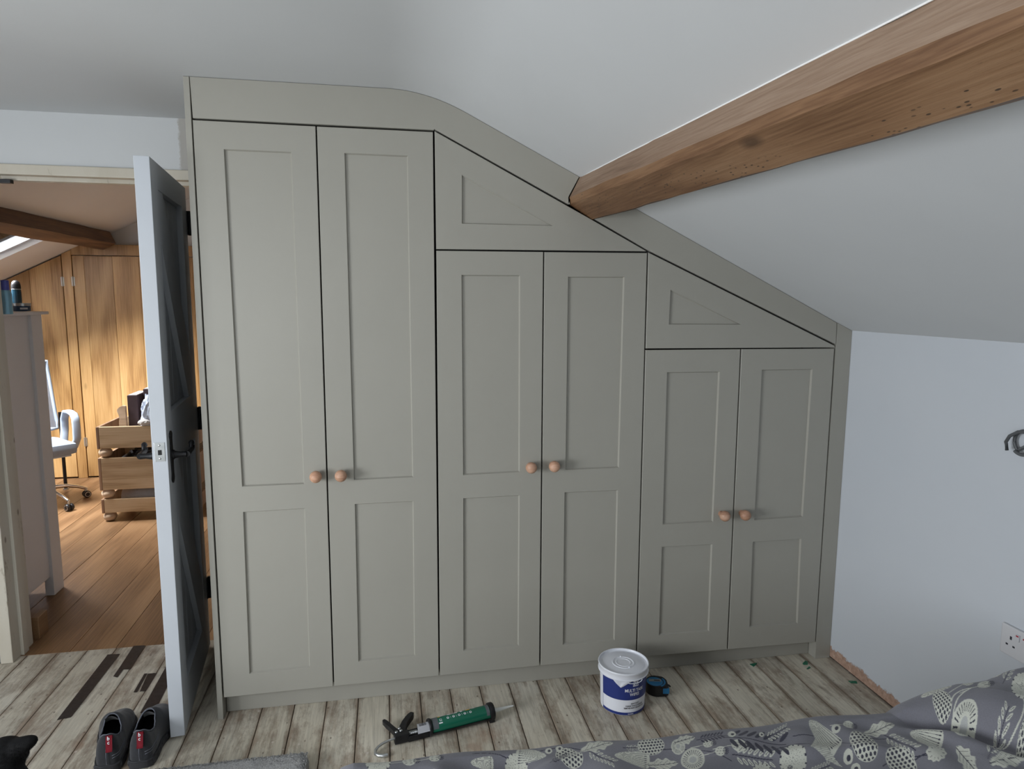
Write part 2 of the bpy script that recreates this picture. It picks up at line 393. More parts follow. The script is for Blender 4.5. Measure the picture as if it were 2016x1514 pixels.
floor_boards('floor', -3.6, .4, .597, 3.62, .178, -1.429, M['oakfloor'], .0016, .022)

# door wall with its opening
DX0, DX1, DZ = -1.612, -.846, 1.925
bm = bmesh.new()
bx(bm, XL-.12, DX0-.045, YB, .69, 0, 2.6); bx(bm, DX1+.045, XR+.15, YB, .69, 0, 2.6); bx(bm, DX0-.045, DX1+.045, YB, .69, 1.962, 2.6)
obj('wall_back', bm, M['bwall'], kind='structure')
bm = bmesh.new(); bx(bm, XR, XR+.14, YF-.1, YB, .006, 1.42)
obj('wall_right', bm, M['rwall'], kind='structure')
bm = bmesh.new(); LY0, LY1, LZ0, LZ1 = -2.65, -1.25, .55, 1.60
bx(bm, XL-.12, XL, YF-.1, LY0, 0, 2.3); bx(bm, XL-.12, XL, LY1, YB, 0, 2.3)
bx(bm, XL-.12, XL, LY0, LY1, 0, LZ0); bx(bm, XL-.12, XL, LY0, LY1, LZ1, 2.3)
obj('wall_left', bm, M['wall'], kind='structure')
# wall behind the camera, with an unseen window added for the rear fill
bm = bmesh.new()
WX0, WX1, WZ0, WZ1 = -2.3, -1.0, .85, 1.85
bx(bm, XL-.12, WX0, YF-.1, YF, 0, 2.6); bx(bm, WX1, XR+.15, YF-.1, YF, 0, 2.6)
bx(bm, WX0, WX1, YF-.1, YF, 0, WZ0); bx(bm, WX0, WX1, YF-.1, YF, WZ1, 2.6)
obj('wall_front', bm, M['wall'], kind='structure')
def window(name, mtx, w_, h_):
    """frame and pane in the local x-y plane"""
    bm = bmesh.new()
    f = min(.06, w_*.05)
    bx(bm, -w_/2, w_/2, -h_/2, -h_/2+f, -.03, .03); bx(bm, -w_/2, w_/2, h_/2-f, h_/2, -.03, .03)
    bx(bm, -w_/2, -w_/2+f, -h_/2+f, h_/2-f, -.03, .03); bx(bm, w_/2-f, w_/2, -h_/2+f, h_/2-f, -.03, .03)
    o = obj(name, bm, M['doorwhite'], kind='structure'); o.matrix_world = mtx
    bm = bmesh.new(); bx(bm, -w_/2+f, w_/2-f, -h_/2+f, h_/2-f, -.003, .003); obj('pane', bm, M['glass'], o)
window('window_1', Matrix.Translation(((WX0+WX1)/2, YF-.05, (WZ0+WZ1)/2)) @ Matrix.Rotation(PI/2, 4, 'X'), WX1-WX0, WZ1-WZ0)

# ceiling profile (x,z): slope, flat, curve, slope
prof = [(-.085+.265*k/16, ZC-.489*(.265*k/16)**2/.53) for k in range(17)]+[(.3, 2.0345), (.582, 1.8965), (1.62, 1.389), (1.70, 1.352), (1.86, 1.274)]
cu = [(XL-.12, ZC), (-.2, ZC)]+prof
def sheet(bm, pts, y0, y1, t=.1):
    n = len(pts)
    lo = [(bm.verts.new((p[0], y0, p[1])), bm.verts.new((p[0], y1, p[1]))) for p in pts]
    hi = [(bm.verts.new((p[0], y0, p[1]+t)), bm.verts.new((p[0], y1, p[1]+t))) for p in pts]
    for i in range(n-1):
        bm.faces.new((lo[i][0], lo[i+1][0], lo[i+1][1], lo[i][1])); bm.faces.new((hi[i][0], hi[i][1], hi[i+1][1], hi[i+1][0]))
        bm.faces.new((lo[i][0], hi[i][0], hi[i+1][0], lo[i+1][0])); bm.faces.new((lo[i][1], lo[i+1][1], hi[i+1][1], hi[i][1]))
    for k in (0, n-1): bm.faces.new((lo[k][0], lo[k][1], hi[k][1], hi[k][0]))
def slope_with_hole(bm, fz, xs, ys, hole):
    """sloping ceiling cells, leaving out one cell for the skylight"""
    for i in range(len(xs)-1):
        for j in range(len(ys)-1):
            if (i, j) == hole: continue
            sheet(bm, [(xs[i], fz(xs[i])), (xs[i+1], fz(xs[i+1]))], ys[j], ys[j+1])
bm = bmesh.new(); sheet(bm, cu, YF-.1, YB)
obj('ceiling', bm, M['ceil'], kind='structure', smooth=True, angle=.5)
sa = math.atan(SL)
window('window_2', Matrix.Translation((XL-.06, (LY0+LY1)/2, (LZ0+LZ1)/2)) @ Matrix.Rotation(PI/2, 4, 'Z') @ Matrix.Rotation(PI/2, 4, 'X'), LY1-LY0, LZ1-LZ0)

# ------------------------------------------------------------------ study beyond the door: shell
fzS = lambda x: 1.838+.49*(x+2.512)
bm = bmesh.new(); slope_with_hole(bm, fzS, [-3.7, -3.25, -2.40, -1.45], [.69, 2.15, 3.02, 3.75], (1, 1))
sheet(bm, [(-1.45, fzS(-1.45)), (.5, fzS(-1.45))], .69, 3.75)
obj('ceiling', bm, M['warmwall'], kind='structure')
window('window_3', Matrix.Translation((-2.825, 2.585, fzS(-2.825)+.07)) @ Matrix.Rotation(-sa, 4, 'Y'), .85/math.cos(sa), .87)
box('wall_left', M['warmwall'], -3.72, -3.6, .69, 3.75, 0, 1.6, kind='structure')
box('wall_right', M['warmwall'], .4, .5, .69, 3.75, 0, 2.5, kind='structure')
box('wall_back', M['warmwall'], -3.7, .5, 3.64, 3.76, 0, 2.6, kind='structure')

# door lining and architrave
bm = bmesh.new()
bx(bm, DX0-.045, DX0, YB-.012, .70, .0, 1.962, .003)
bx(bm, DX0-.014, DX0+.012, .60, .64, .0, DZ, .002)
obj('trim_1', bm, M['cream'], kind='structure', label='chipped cream door lining on the left of the doorway')
bm = bmesh.new()
bx(bm, DX1, DX1+.045, YB-.004, .70, .0, 1.962, .003)
obj('trim_2', bm, M['cream'], kind='structure', label='cream door lining on the hinge side')
bm = bmesh.new()
bx(bm, DX0-.045, DX1+.07, YB-.014, YB+.03, DZ, 1.963, .003); bx(bm, DX0, DX1, YB+.03, .70, DZ+.004, 1.962, .002)
bx(bm, DX0, DX1, .60, .64, DZ-.012, DZ+.005, .002)
obj('trim_3', bm, M['cream'], kind='structure', label='chipped cream door head')
bm = bmesh.new(); bx(bm, DX0-.10, DX0-.052, YB-.012, YB, 0, 1.0, .002)
obj('trim_4', bm, M['cream'], kind='structure', label='short cream board left of the door lining')
box('baseboard_left', M['oakfloor'], DX0-.018, DX0+.010, .735, .815, 0, .098, bev=.003, kind='structure', label='cut end of oak skirting behind the door lining')

# ------------------------------------------------------------------ fitted wardrobe
def P0(u, v): p = at(u, v, 1, 0.0); return (p[0], p[2])
def inset(poly, d):
    n = len(poly); out = []
    A = sum(poly[i][0]*poly[(i+1) % n][1]-poly[(i+1) % n][0]*poly[i][1] for i in range(n))
    s = 1 if A > 0 else -1
    for i in range(n):
        p0, p1, p2 = Vector(poly[i-1]), Vector(poly[i]), Vector(poly[(i+1) % n])
        e1 = (p1-p0).normalized(); e2 = (p2-p1).normalized()
        n1 = Vector((-e1.y, e1.x))*s; n2 = Vector((-e2.y, e2.x))*s
        k = (n1+n2); k = k/max(.25, (1+n1.dot(n2)))
        out.append(tuple(p1+k*d))
    return out
def panel_mesh(bm, outer, holes, th=.019, depth=.0080, ch=.0036):
    """a routed door: face at y=0, sunk fields with sloping edges, small rounded outer arris"""
    io = inset(outer, .0012)
    loops = [io]+holes
    flat = [p for l in loops for p in l]
    vs = [bm.verts.new((p[0], 0, p[1])) for p in flat]
    for t in tessellate_polygon([[Vector((p[0], p[1], 0)) for p in l] for l in loops]):
        try: bm.faces.new([vs[i] for i in t])
        except ValueError: pass
    n = len(outer)
    o1 = [bm.verts.new((p[0], .0012, p[1])) for p in outer]; o2 = [bm.verts.new((p[0], th, p[1])) for p in outer]
    for i in range(n):
        j = (i+1) % n
        bm.faces.new((vs[i], vs[j], o1[j], o1[i])); bm.faces.new((o1[i], o1[j], o2[j], o2[i]))
    bm.faces.new(o2)
    k = n
    for h in holes:
        ih = inset(h, ch); b = [bm.verts.new((p[0], depth, p[1])) for p in ih]; m = len(h)
        for i in range(m): bm.faces.new((vs[k+i], vs[k+(i+1) % m], b[(i+1) % m], b[i]))
        bm.faces.new(b); k += m
    bmesh.ops.recalc_face_normals(bm, faces=bm.faces)
def wardrobe_panel(name, outer_px, rec_px, parent):
    bm = bmesh.new(); panel_mesh(bm, [P0(*p) for p in outer_px], [[P0(*p) for p in r] for r in rec_px])
    return obj(name, bm, M['paint'], parent)
def knob(u, v, parent):
    c = at(u, v, 1, -.031)
    bm = bmesh.new()
    prof = [(.0005, -.0525), (.006, -.0518), (.012, -.0490), (.017, -.0440), (.0198, -.0380), (.0205, -.0315), (.0196, -.0250), (.0168, -.0185), (.0125, -.0130), (.0098, -.0090), (.0095, -.0045), (.0115, -.0003), (.0115, .0)]
    lathe(bm, prof, 28, (c[0], 0, c[2]), 'Y')
    return obj('knob', bm, M['knob'], parent, smooth=True, angle=1.2)
D = {
 1: ([(379.3, 236), (621, 248.5), (655.6, 1351.3), (441, 1373.4)], [[(440.4, 293.3), (573.8, 299), (599.2, 953.1), (476.5, 958.3)], [(478.4, 1008), (600.6, 1000.7), (610.2, 1313.7), (491.1, 1327)]], (621.5, 939)),
 2: ([(623.8, 248.7), (852.3, 259.8), (863.8, 1330.3), (658.2, 1351)], [[(678, 301), (803, 306.3), (813.6, 939.6), (696.7, 945.4)], [(698.5, 992.4), (814.2, 986.5), (817.2, 1291.4), (705.6, 1302.6)]], (671, 937)),
 3: ([(859.3, 493.4), (1069.6, 496), (1061.8, 1310.7), (866.5, 1330)], [[(908.5, 541.1), (1024.2, 541.8), (1023.2, 929.5), (911.8, 935.7)], [(912, 981.2), (1023.2, 974.9), (1021.3, 1271.6), (912.4, 1281.3)]], (1046, 921)),
 4: ([(1072.2, 496.2), (1274, 498), (1252, 1294), (1064.6, 1310.3)], [[(1118.3, 544.7), (1229.6, 544.7), (1218.6, 921), (1113.3, 925.5)], [(1111.5, 969.4), (1216.7, 964.9), (1210.1, 1260.4), (1107.9, 1269.4)]], (1091.5, 918.5)),
 5: ([(1271.3, 689.2), (1457.6, 687.4), (1431.2, 1278.7), (1254.6, 1293.8)], [[(1313.3, 733), (1417.2, 731.5), (1404, 1027.6), (1304.7, 1033)], [(1303, 1076.5), (1402.6, 1071.5), (1396, 1243.1), (1297.3, 1250.9)]], (1427, 1016)),
 6: ([(1460.3, 687.3), (1642.6, 686.3), (1605, 1264), (1433.8, 1278.4)], [[(1500, 728), (1599.8, 726.5), (1580.6, 1017.7), (1485.2, 1024.3)], [(1481.9, 1066.6), (1577.7, 1060.6), (1570.5, 1227.7), (1475.4, 1235.2)]], (1467.5, 1014.5)),
}
TRI_M = ([(855.8, 258.2), (1170, 435.2), (1273.2, 494.8), (859, 490.4)], [[(909.2, 343.9), (1088.2, 444.6), (909.2, 440.4)]])
TRI_L = ([(1277, 497.2), (1643.4, 680.8), (1643.2, 684), (1271.6, 686.2)], [[(1320, 570.3), (1458.4, 639), (1316.8, 639)]])
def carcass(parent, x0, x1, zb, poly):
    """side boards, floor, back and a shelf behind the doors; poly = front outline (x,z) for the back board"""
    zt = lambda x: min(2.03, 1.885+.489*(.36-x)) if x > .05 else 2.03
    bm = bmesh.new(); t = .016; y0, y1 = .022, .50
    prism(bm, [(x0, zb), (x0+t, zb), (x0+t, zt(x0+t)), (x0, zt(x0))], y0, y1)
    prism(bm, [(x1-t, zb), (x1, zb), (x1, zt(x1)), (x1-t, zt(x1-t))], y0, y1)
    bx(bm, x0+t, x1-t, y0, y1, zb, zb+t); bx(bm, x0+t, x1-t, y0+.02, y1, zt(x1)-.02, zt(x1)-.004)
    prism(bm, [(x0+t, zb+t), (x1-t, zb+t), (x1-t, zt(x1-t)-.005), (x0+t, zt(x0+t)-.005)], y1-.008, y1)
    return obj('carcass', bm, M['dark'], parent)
units = [('tall_wardrobe', 'tallest pair of sage grey shaker doors, nearest the doorway', -.688, .0675, (1, 2), None),
         ('middle_wardrobe', 'middle pair of sage grey doors with a triangular panel above, behind the tub', .0705, .8345, (3, 4), TRI_M),
         ('low_wardrobe', 'lowest pair of sage grey doors with a triangular panel above, next to the white wall', .8375, 1.617, (5, 6), TRI_L)]
for nm, lb, x0, x1, ds, tri in units:
    t = thing(nm, lb, 'wardrobe')
    carcass(t, x0, x1, .088, None)
    for d in ds:
        o = wardrobe_panel('door', D[d][0], D[d][1], t)
        knob(*D[d][2], o)
    if tri: wardrobe_panel('triangular_panel', tri[0], tri[1], t)

def fascia_piece(name, pts, label):
    bm = bmesh.new(); io = inset(pts, .0008)
    a = [bm.verts.new((p[0], 0, p[1])) for p in io]; a1 = [bm.verts.new((p[0], .0008, p[1])) for p in pts]
    b = [bm.verts.new((p[0], .019, p[1])) for p in pts]; n = len(pts)
    bm.faces.new(a); bm.faces.new(b[::-1])
    for i in range(n):
        j = (i+1) % n
        bm.faces.new((a[i], a[j], a1[j], a1[i])); bm.faces.new((a1[i], a1[j], b[j], b[i]))
    bmesh.ops.triangulate(bm, faces=[f for f in bm.faces if len(f.verts) > 4])
    return tag(obj(name, bm, M['paint']), label, 'panel')
topz = lambda x: float(np.interp(x, [-1, -.2]+[p[0] for p in prof], [ZC, ZC]+[p[1] for p in prof]))-.0012
bot = lambda u, v: P0(u, v)
s0 = P0(855.4, 254.2); s1 = P0(1645.4, 678.0); sm1 = P0(1170, 430.5); sm2 = P0(1276.5, 493.0)
sl = lambda x: float(np.interp(x, [s0[0], sm1[0], sm2[0], s1[0]], [s0[1], sm1[1], sm2[1], s1[1]]))
bA, bB, bC, bD, bE = P0(1142, 350), P0(1121, 388), P0(1124, 402), P0(1167, 432), P0(1250, 410)
gp = .003
xs_ = [-.6887, -.4, -.2]+[p[0] for p in prof[:17]]+[.214, .3, .45]
ptsL = [P0(379.6, 232.2), P0(854, 256), (s0[0], s0[1])]+[(bC[0]-gp-.006, sl(bC[0]-gp-.006)), (bC[0]-gp, bC[1]), (bB[0]-gp, bB[1]), (bA[0]-gp, topz(bA[0]-gp))]
ptsL += [(x, topz(x)) for x in xs_[::-1]]
fascia_piece('fascia_panel', ptsL, 'long curved sage grey scribe panel under the ceiling, left of the oak beam')
px1 = P0(1648, 635); px0_ = P0(1645.6, 677.8)
ptsR = [(bD[0]+gp+.004, sl(bD[0]+gp+.004)), sm2, px0_, (px1[0]-.001, topz(px1[0])), (1.2, topz(1.2)), (.9, topz(.9)), (bE[0]+gp, topz(bE[0]+gp))]
fascia_piece('fascia_panel', ptsR, 'straight sloping sage grey scribe panel under the ceiling, right of the oak beam')
# end panel, corner post, plinth
tag(box('end_panel', M['paint'], -.7085, -.6905, 0, YB-.002, 0, ZC-.001, bev=.0012), 'sage grey end panel closing the wardrobe beside the open door', 'panel')
bm = bmesh.new(); prism(bm, [(1.6215, .0), (1.688, .0), (1.688, topz(1.688)), (1.6225, topz(1.6225))], 0, .10)
tag(obj('corner_post', bm, M['paint']), 'narrow sage grey post between the low doors and the white wall', 'post')
tag(box('plinth', M['paint'], -.6885, 1.620, .046, .064, 0, .084, bev=.001), 'long recessed sage grey plinth under the wardrobe doors', 'plinth')

# ------------------------------------------------------------------ purlin beam in the bedroom
def beam_obj(name, sec, ys, shift, mat, label, wob=.004, seedv=1):
    rnd = random.Random(seedv)
    bm = bmesh.new(); rings = []
    for y in ys:
        dx, dz = shift(y)
        rings.append([bm.verts.new((p[0]+dx+rnd.uniform(-wob, wob)*(0 if y > ys[0]-.01 else 1), y, p[1]+dz+rnd.uniform(-wob, wob)*(0 if y > ys[0]-.01 else 1))) for p in sec])
    n = len(sec)
    for i in range(len(rings)-1):
        for k in range(n):
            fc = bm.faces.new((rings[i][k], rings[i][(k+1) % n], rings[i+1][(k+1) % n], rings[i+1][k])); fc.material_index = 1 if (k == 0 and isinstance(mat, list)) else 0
    bm.faces.new(rings[0]); bm.faces.new(rings[-1][::-1])
    o = obj(name, bm, mat, smooth=True, angle=.25); return tag(o, label, 'beam')
sec = [(bA[0], bA[1]+.012), (bB[0]+.001, bB[1]), (bC[0], bC[1]), (bD[0], bD[1]), (bD[0]+.012, bD[1]+.004), (bE[0], bE[1]+.0), (bE[0]+.02, bE[1]+.02)]
# extra width beyond E on the hidden side, all beneath the slope
ys = [.018]+[-.15*i for i in range(1, 28)]
def shb(y): return (-.030*y, .0165*y)
sec2 = [(bA[0]+.0, bA[1]+.010), (bB[0], bB[1]), (bC[0], bC[1]), (bD[0], bD[1]), (bD[0]+.100, bD[1]+.030+.0), (bE[0]+.045, bE[1]+.008)]
sec2 = [(bA[0], bA[1]+.004), (bB[0], bB[1]), (bC[0], bC[1]), (bD[0], bD[1]), (bE[0], bE[1]), (bE[0]+.012, bE[1]+.010)]
ys0 = [.018, -.02]+[-.02-.12*i for i in range(1, 34)]
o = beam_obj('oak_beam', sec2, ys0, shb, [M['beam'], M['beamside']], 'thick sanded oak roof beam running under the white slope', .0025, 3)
bm = bmesh.new(); rk = random.Random(6)
tube(bm, [(bA[0]+shb(y)[0]-.001+rk.uniform(-.0008, .0008), y, topz(bA[0]+shb(y)[0]-.001)-.0005) for y in ys0[1:]], .0019, 6)
obj('filler_line', bm, plain('white_filler', (.80, .80, .79), .9, 0, .02, 20, .2), o, smooth=True, label='white filler line along the ceiling joint')
# dark gap around the beam's end is the cupboard interior showing through

# study beam
sS = [(-2.232, 1.977), (-2.219, 1.972), (-2.181, 1.883), (-2.276, 1.834), (-2.345, 1.918)]
yb2 = [3.545]+[3.4-.2*i for i in range(13)]
beam_obj('oak_beam', sS, yb2, lambda y: (-.01*(3.55-y), -.001*(3.55-y)), M['beam2'], 'short dark rough beam seen through the doorway above the study', .003, 5)

# ------------------------------------------------------------------ study cupboard wall
root = thing('oak_cupboard', 'wall of honey oak plank doors at the far end of the study', 'cupboard', (0, 0, 0))
def board(name, x0, x1, z0, zf, y, th, parent, mat=None):
    bm = bmesh.new(); prism(bm, [(x0, z0), (x1, z0), (x1, zf(x1)), (x0, zf(x0))], y, y+th)
    bmesh.ops.bevel(bm, geom=list(bm.edges), offset=.0015, segments=1, affect='EDGES')
    return obj(name, bm, mat or M['oak'], parent)
box('backing', M['dark'], -3.55, -.9, 3.60, 3.63, .0, 1.5, root)
board('stile', -2.586, -2.518, 0, lambda x: min(1.876, fzS(x)-.004), 3.56, .03, root)
board('top_rail', -2.517, -.9, 1.792, lambda x: 1.876, 3.56, .03, root)
dr = obj('door', (lambda b: (bx(b, -2.512, -.902, 3.592, 3.599, .012, 1.786), b)[1])(bmesh.new()), M['oak'], root)
for a, b in zip([-2.512, -2.43, -2.225, -2.03, -1.83, -1.63, -1.46, -1.31, -1.11], [-2.43, -2.225, -2.03, -1.83, -1.63, -1.46, -1.31, -1.11, -.902]):
    board('plank', a+.0006, b-.0006, .012, lambda x: 1.786, 3.562, .028, dr)
dl = obj('door', (lambda b: (prism(b, [(-3.2, .012), (-2.591, .012), (-2.591, fzS(-2.591)-.012), (-3.2, fzS(-3.2)-.012)], 3.592, 3.599), b)[1])(bmesh.new()), M['oak'], root)
for a, b in ((-2.823, -2.5915), (-3.02, -2.823), (-3.2, -3.02)):
    board('plank', a+.001, b-.001, .012, lambda x: fzS(x)-.012, 3.562, .028, dl)
board('stile', -3.4, -3.204, 0, lambda x: fzS(x)-.006, 3.56, .03, root)
def hinge_(x, z, par):
    bm = bmesh.new(); tube(bm, [(x, 3.557, z-.038), (x, 3.557, z+.038)], .0055, 10); bx(bm, x-.012, x+.012, 3.5575, 3.5605, z-.034, z+.034)
    return obj('hinge', bm, M['brass'], par, smooth=True, angle=.6)
for x, z, pr in ((-2.590, 1.585, dl), (-2.590, .30, dl), (-2.5145, 1.587, dr), (-2.5145, .30, dr)): hinge_(x, z, pr)

# ------------------------------------------------------------------ open ledged door
Wd = .634; dirx, diry = .069, -.630
door = thing('door_1', 'white framed and braced plank door standing open, its dark side facing the wardrobe', 'door', (-.862, .543, 0), math.atan2(diry, dirx))
del door['category']; del door['label']; door['kind'] = 'structure'
T = .044
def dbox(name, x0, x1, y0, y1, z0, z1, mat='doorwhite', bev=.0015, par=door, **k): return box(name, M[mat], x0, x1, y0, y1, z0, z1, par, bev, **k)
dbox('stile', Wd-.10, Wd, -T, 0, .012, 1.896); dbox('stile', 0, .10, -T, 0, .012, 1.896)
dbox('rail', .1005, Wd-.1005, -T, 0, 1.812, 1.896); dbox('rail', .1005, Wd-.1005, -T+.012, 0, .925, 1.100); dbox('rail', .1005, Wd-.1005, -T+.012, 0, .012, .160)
def brace(z0, z1):
    bm = bmesh.new(); hw = .052
    # from the latch side at the top to the hinge side at the bottom
    a = Vector((Wd-.101, z1)); b = Vector((.101, z0)); d = (b-a).normalized(); n = Vector((-d.y, d.x))
    pts = [(Wd-.101, z1), (Wd-.101, z1-.16), (.101+.075, z0), (.101, z0), (.101, z0+.16), (Wd-.101-.075, z1)]
    prism(bm, pts, -.019, -.001)
    return obj('brace', bm, M['doorwhite'], door)
brace(1.101, 1.811); brace(.161, .924)
for i in range(5):
    a = .101+i*(Wd-.202)/5; b = a+(Wd-.202)/5
    for z0, z1 in ((.161, .924), (1.101, 1.811)):
        dbox('board', a+.0015, b-.0015, -T+.003, -.020, z0, z1, bev=.003)
# latch plate on the edge
pl = dbox('latch_plate', Wd, Wd+.0015, -.037, -.007, .957, 1.018, 'steel', .0004)
box('latch_bolt', M['dark'], Wd+.0015, Wd+.0022, -.027, -.016, .978, .994, pl)
for z in (.966, 1.009):
    bm = bmesh.new(); lathe(bm, [(.0035, Wd+.0015), (.003, Wd+.0024), (.0005, Wd+.0026)], 12, (0, -.022, z), 'X'); obj('screw', bm, M['steel'], pl, smooth=True)
def handle(side):
    y0 = 0.0 if side > 0 else -T
    s = 1 if side > 0 else -1
    bm = bmesh.new(); xc = Wd-.055
    pts = []
    for k in range(25):      # spearhead backplate outline
        t_ = k/24; z = .872+t_*.172
        wv = .014+.005*math.exp(-((z-.965)/.03)**2)+.006*math.exp(-((z-.888)/.008)**2)+.006*math.exp(-((z-1.030)/.008)**2)
        if k in (0, 24): wv = .004
        pts.append((wv, z))
    outl = [(xc+a, z) for a, z in pts]+[(xc-a, z) for a, z in pts[::-1]]
    prism(bm, outl, min(y0, y0+s*.004), max(y0, y0+s*.004))
    pln = obj('handle', bm, M['black'], door, label='black iron lever handle')
    bm = bmesh.new(); zc = .965
    tube(bm, [(xc, y0+s*.004, zc), (xc, y0+s*.010, zc)], .016, 16); tube(bm, [(xc, y0+s*.010, zc), (xc, y0+s*.030, zc), (xc, y0+s*.046, zc)], .010, 14, ra=[.013, .0085, .0095])
    lv = [(xc, y0+s*.047, zc), (xc-.02, y0+s*.050, zc+.001), (xc-.05, y0+s*.051, zc+.001), (xc-.078, y0+s*.050, zc-.001)]
    tube(bm, lv, .008, 12, ra=[.010, .0085, .007, .008])
    curl = [(xc-.078-.012*math.sin(a), y0+s*.050, zc+.011-.012*math.cos(a)) for a in [i*.5 for i in range(11)]]
    tube(bm, curl, .0065, 12, ra=[.008]*8+[.0065, .006, .005])
    obj('lever', bm, M['black'], pln, smooth=True, angle=.9)
handle(1); handle(-1)
for z in (1.762, .985, .262):
    bm = bmesh.new(); bx(bm, -.0035, -.0005, -.038, .004, z-.046, z+.046, .0004); tube(bm, [(-.003, .0075, z-.047), (-.003, .0075, z+.047)], .0062, 12)
    bx(bm, -.003, .012, .0005, .0035, z-.046, z+.046, .0004)
    obj('hinge', bm, M['black'], door, smooth=True, angle=.6)

# ------------------------------------------------------------------ right wall: socket and cable
t = thing('double_socket', 'white double plug socket on the right wall above the bed', 'socket', (XR, -.823, .487))
sk = box('faceplate', M['socket'], -.010, -.0005, -.066, .066, -.045, .045, t, .003)
for sy in (-1, 1):
    c = sy*.033
    box('socket_hole', M['ink'], -.0106, -.0099, c-.003, c+.003, .006, .016, sk)
    for q in (-1, 1): box('socket_hole', M['ink'], -.0106, -.0099, c+q*.011-.0035, c+q*.011+.0035, -.014, -.009, sk)
    box('switch', M['socket'], -.014, -.0100, sy*.011-.006, sy*.011+.006, .012, .032, sk, .001)
    box('switch_mark', M['red'], -.0146, -.0139, sy*.011-.004, sy*.011+.004, .026, .030, sk)
# cable coil: a loop of twin cable poking from the wall
def coil_pts(r, dx, ph, n, turns, zoff=0):
    return [(XR-.012-dx*(i/n), -.775+r*math.cos(ph+turns*2*PI*i/n), 1.077+zoff+r*math.sin(ph+turns*2*PI*i/n)) for i in range(n+1)]
t = thing('electric_cable', 'coiled grey electric cable poking from the right wall', 'cable', (0, 0, 0))
bm = bmesh.new(); p1 = [(XR+.0, -.80, 1.09), (XR-.01, -.81, 1.095)]+coil_pts(.034, .012, -.9, 40, 1.0)
tube(bm, p1, .0048, 10); obj('cable_loop', bm, M['cable'], t, smooth=True)
bm = bmesh.new(); p2 = [(XR-.034, -.83, 1.105), (XR-.036, -.80, 1.113), (XR-.036, -.77, 1.109), (XR-.036, -.745, 1.092), (XR-.034, -.733, 1.072), (XR-.030, -.735, 1.048)]
tube(bm, p2, .0048, 10); obj('cable_tail', bm, M['cable'], t, smooth=True)

# ------------------------------------------------------------------ tub of wipes
TC = Vector((.728, -.153, 0)); tr = lambda z: .0800+(.0845-.0800)*z/.14
dv = Vector((CAM[0]-TC.x, CAM[1]-TC.y, 0)).normalized(); ev = Vector((-dv.y, dv.x, 0))
def cyl(c, r, ph, z): return Vector(c)+dv*(r*math.cos(ph))+ev*(r*math.sin(ph))+Vector((0, 0, z))
t = thing('wipes_tub', 'white tub of wipes with a navy label standing on the boards', 'tub', TC)
bm = bmesh.new(); lathe(bm, [(.003, .0), (.076, .0), (.0798, .003), (.0800, .008), (.0845, .138), (.0845, .142)], 56)
body = obj('tub_body', bm, M['white'], t, smooth=True, angle=.6)
def patch(name, mat, ph0, ph1, z0f, z1f, off, parent, n=40):
    bm = bmesh.new(); prev = None
    for i in range(n+1):
        ph = ph0+(ph1-ph0)*i/n; z0, z1 = z0f(ph), z1f(ph)
        a = bm.verts.new(cyl((0, 0, 0), tr(z0)+off, ph, z0)); b = bm.verts.new(cyl((0, 0, 0), tr(z1)+off, ph, z1))
        if prev: bm.faces.new((prev[0], a, b, prev[1]))
        prev = (a, b)
    return obj(name, bm, M[mat], parent, smooth=True)
R_ = math.radians
lab = patch('label', 'navy', R_(-57), R_(120), lambda p: .062, lambda p: .1378, .0005, body)
patch('label_band', 'navy', R_(-57), R_(120), lambda p: .004, lambda p: .014, .0005, body)
patch('label_edge', 'navy', R_(-57.6), R_(-56.8), lambda p: .004, lambda p: .1378, .0006, body)
def tub_text(s, size, ph, z, mat, parent, sx=1.0):
    me = text_geo(s, size); warp(me, lambda x, y: cyl((0, 0, 0), tr(z+y)+.0011, ph+sx*x/.083, z+y))
    return linkmesh('lettering', me, M[mat], parent)
tub_text('MULTI TASK', .0165, R_(31), .0935, 'print', lab, .82); tub_text('WIPES', .0165, R_(31), .078, 'print', lab, .82)
patch('emblem', 'print', R_(25.5), R_(40.5), lambda p: .1135, lambda p: .1375, .0009, lab, 8)
tub_text('NU', .019, R_(33), .1185, 'navy', lab, .75)
patch('emblem_bar', 'navy', R_(27), R_(39), lambda p: .1158, lambda p: .1168, .0012, lab, 6)
for s_, z_ in (('HEAVY DUTY', .045), ('CLEANS TOOLS & SURFACES', .0365), ('REMOVES PAINT, SEALANT & OIL', .028)): tub_text(s_, .0078, R_(33), z_, 'ink', body, .72)
tub_text('100 WIPES', .006, R_(22), .0065, 'print', body, .8)
bm = bmesh.new()
lathe(bm, [(.0855, .137), (.0905, .1372), (.0915, .1385), (.0915, .1400), (.0893, .1415), (.0893, .1565), (.0905, .158), (.0918, .1625), (.0905, .1655), (.0882, .1655), (.0868, .1635), (.0860, .1585), (.078, .1582), (.0775, .1586), (.0415, .1588), (.040, .1606), (.0365, .1606), (.035, .1588), (.0285, .1588), (.027, .1603), (.0245, .1603), (.0230, .1588), (.0005, .1588)], 56, cap=False)
lid = obj('lid', bm, M['white'], t, smooth=True, angle=.7)
for ph_, rr_ in ((R_(35), .0385), (R_(-165), .0385)):
    bm = bmesh.new(); ell(bm, cyl((0, 0, 0), rr_, ph_, .161), (.0042, .0042, .0026)); obj('lid_boss', bm, M['white'], lid, smooth=True)
# tear tab under the lid rim
bm = bmesh.new(); tube(bm, [cyl((0, 0, 0), .0925, R_(a), z) for a, z in ((12, .134), (15, .1315), (24, .1300), (34, .1300), (42, .1315), (46, .1350), (47, .139))], .0013, 8)
obj('tear_strip', bm, M['white'], lid, smooth=True)
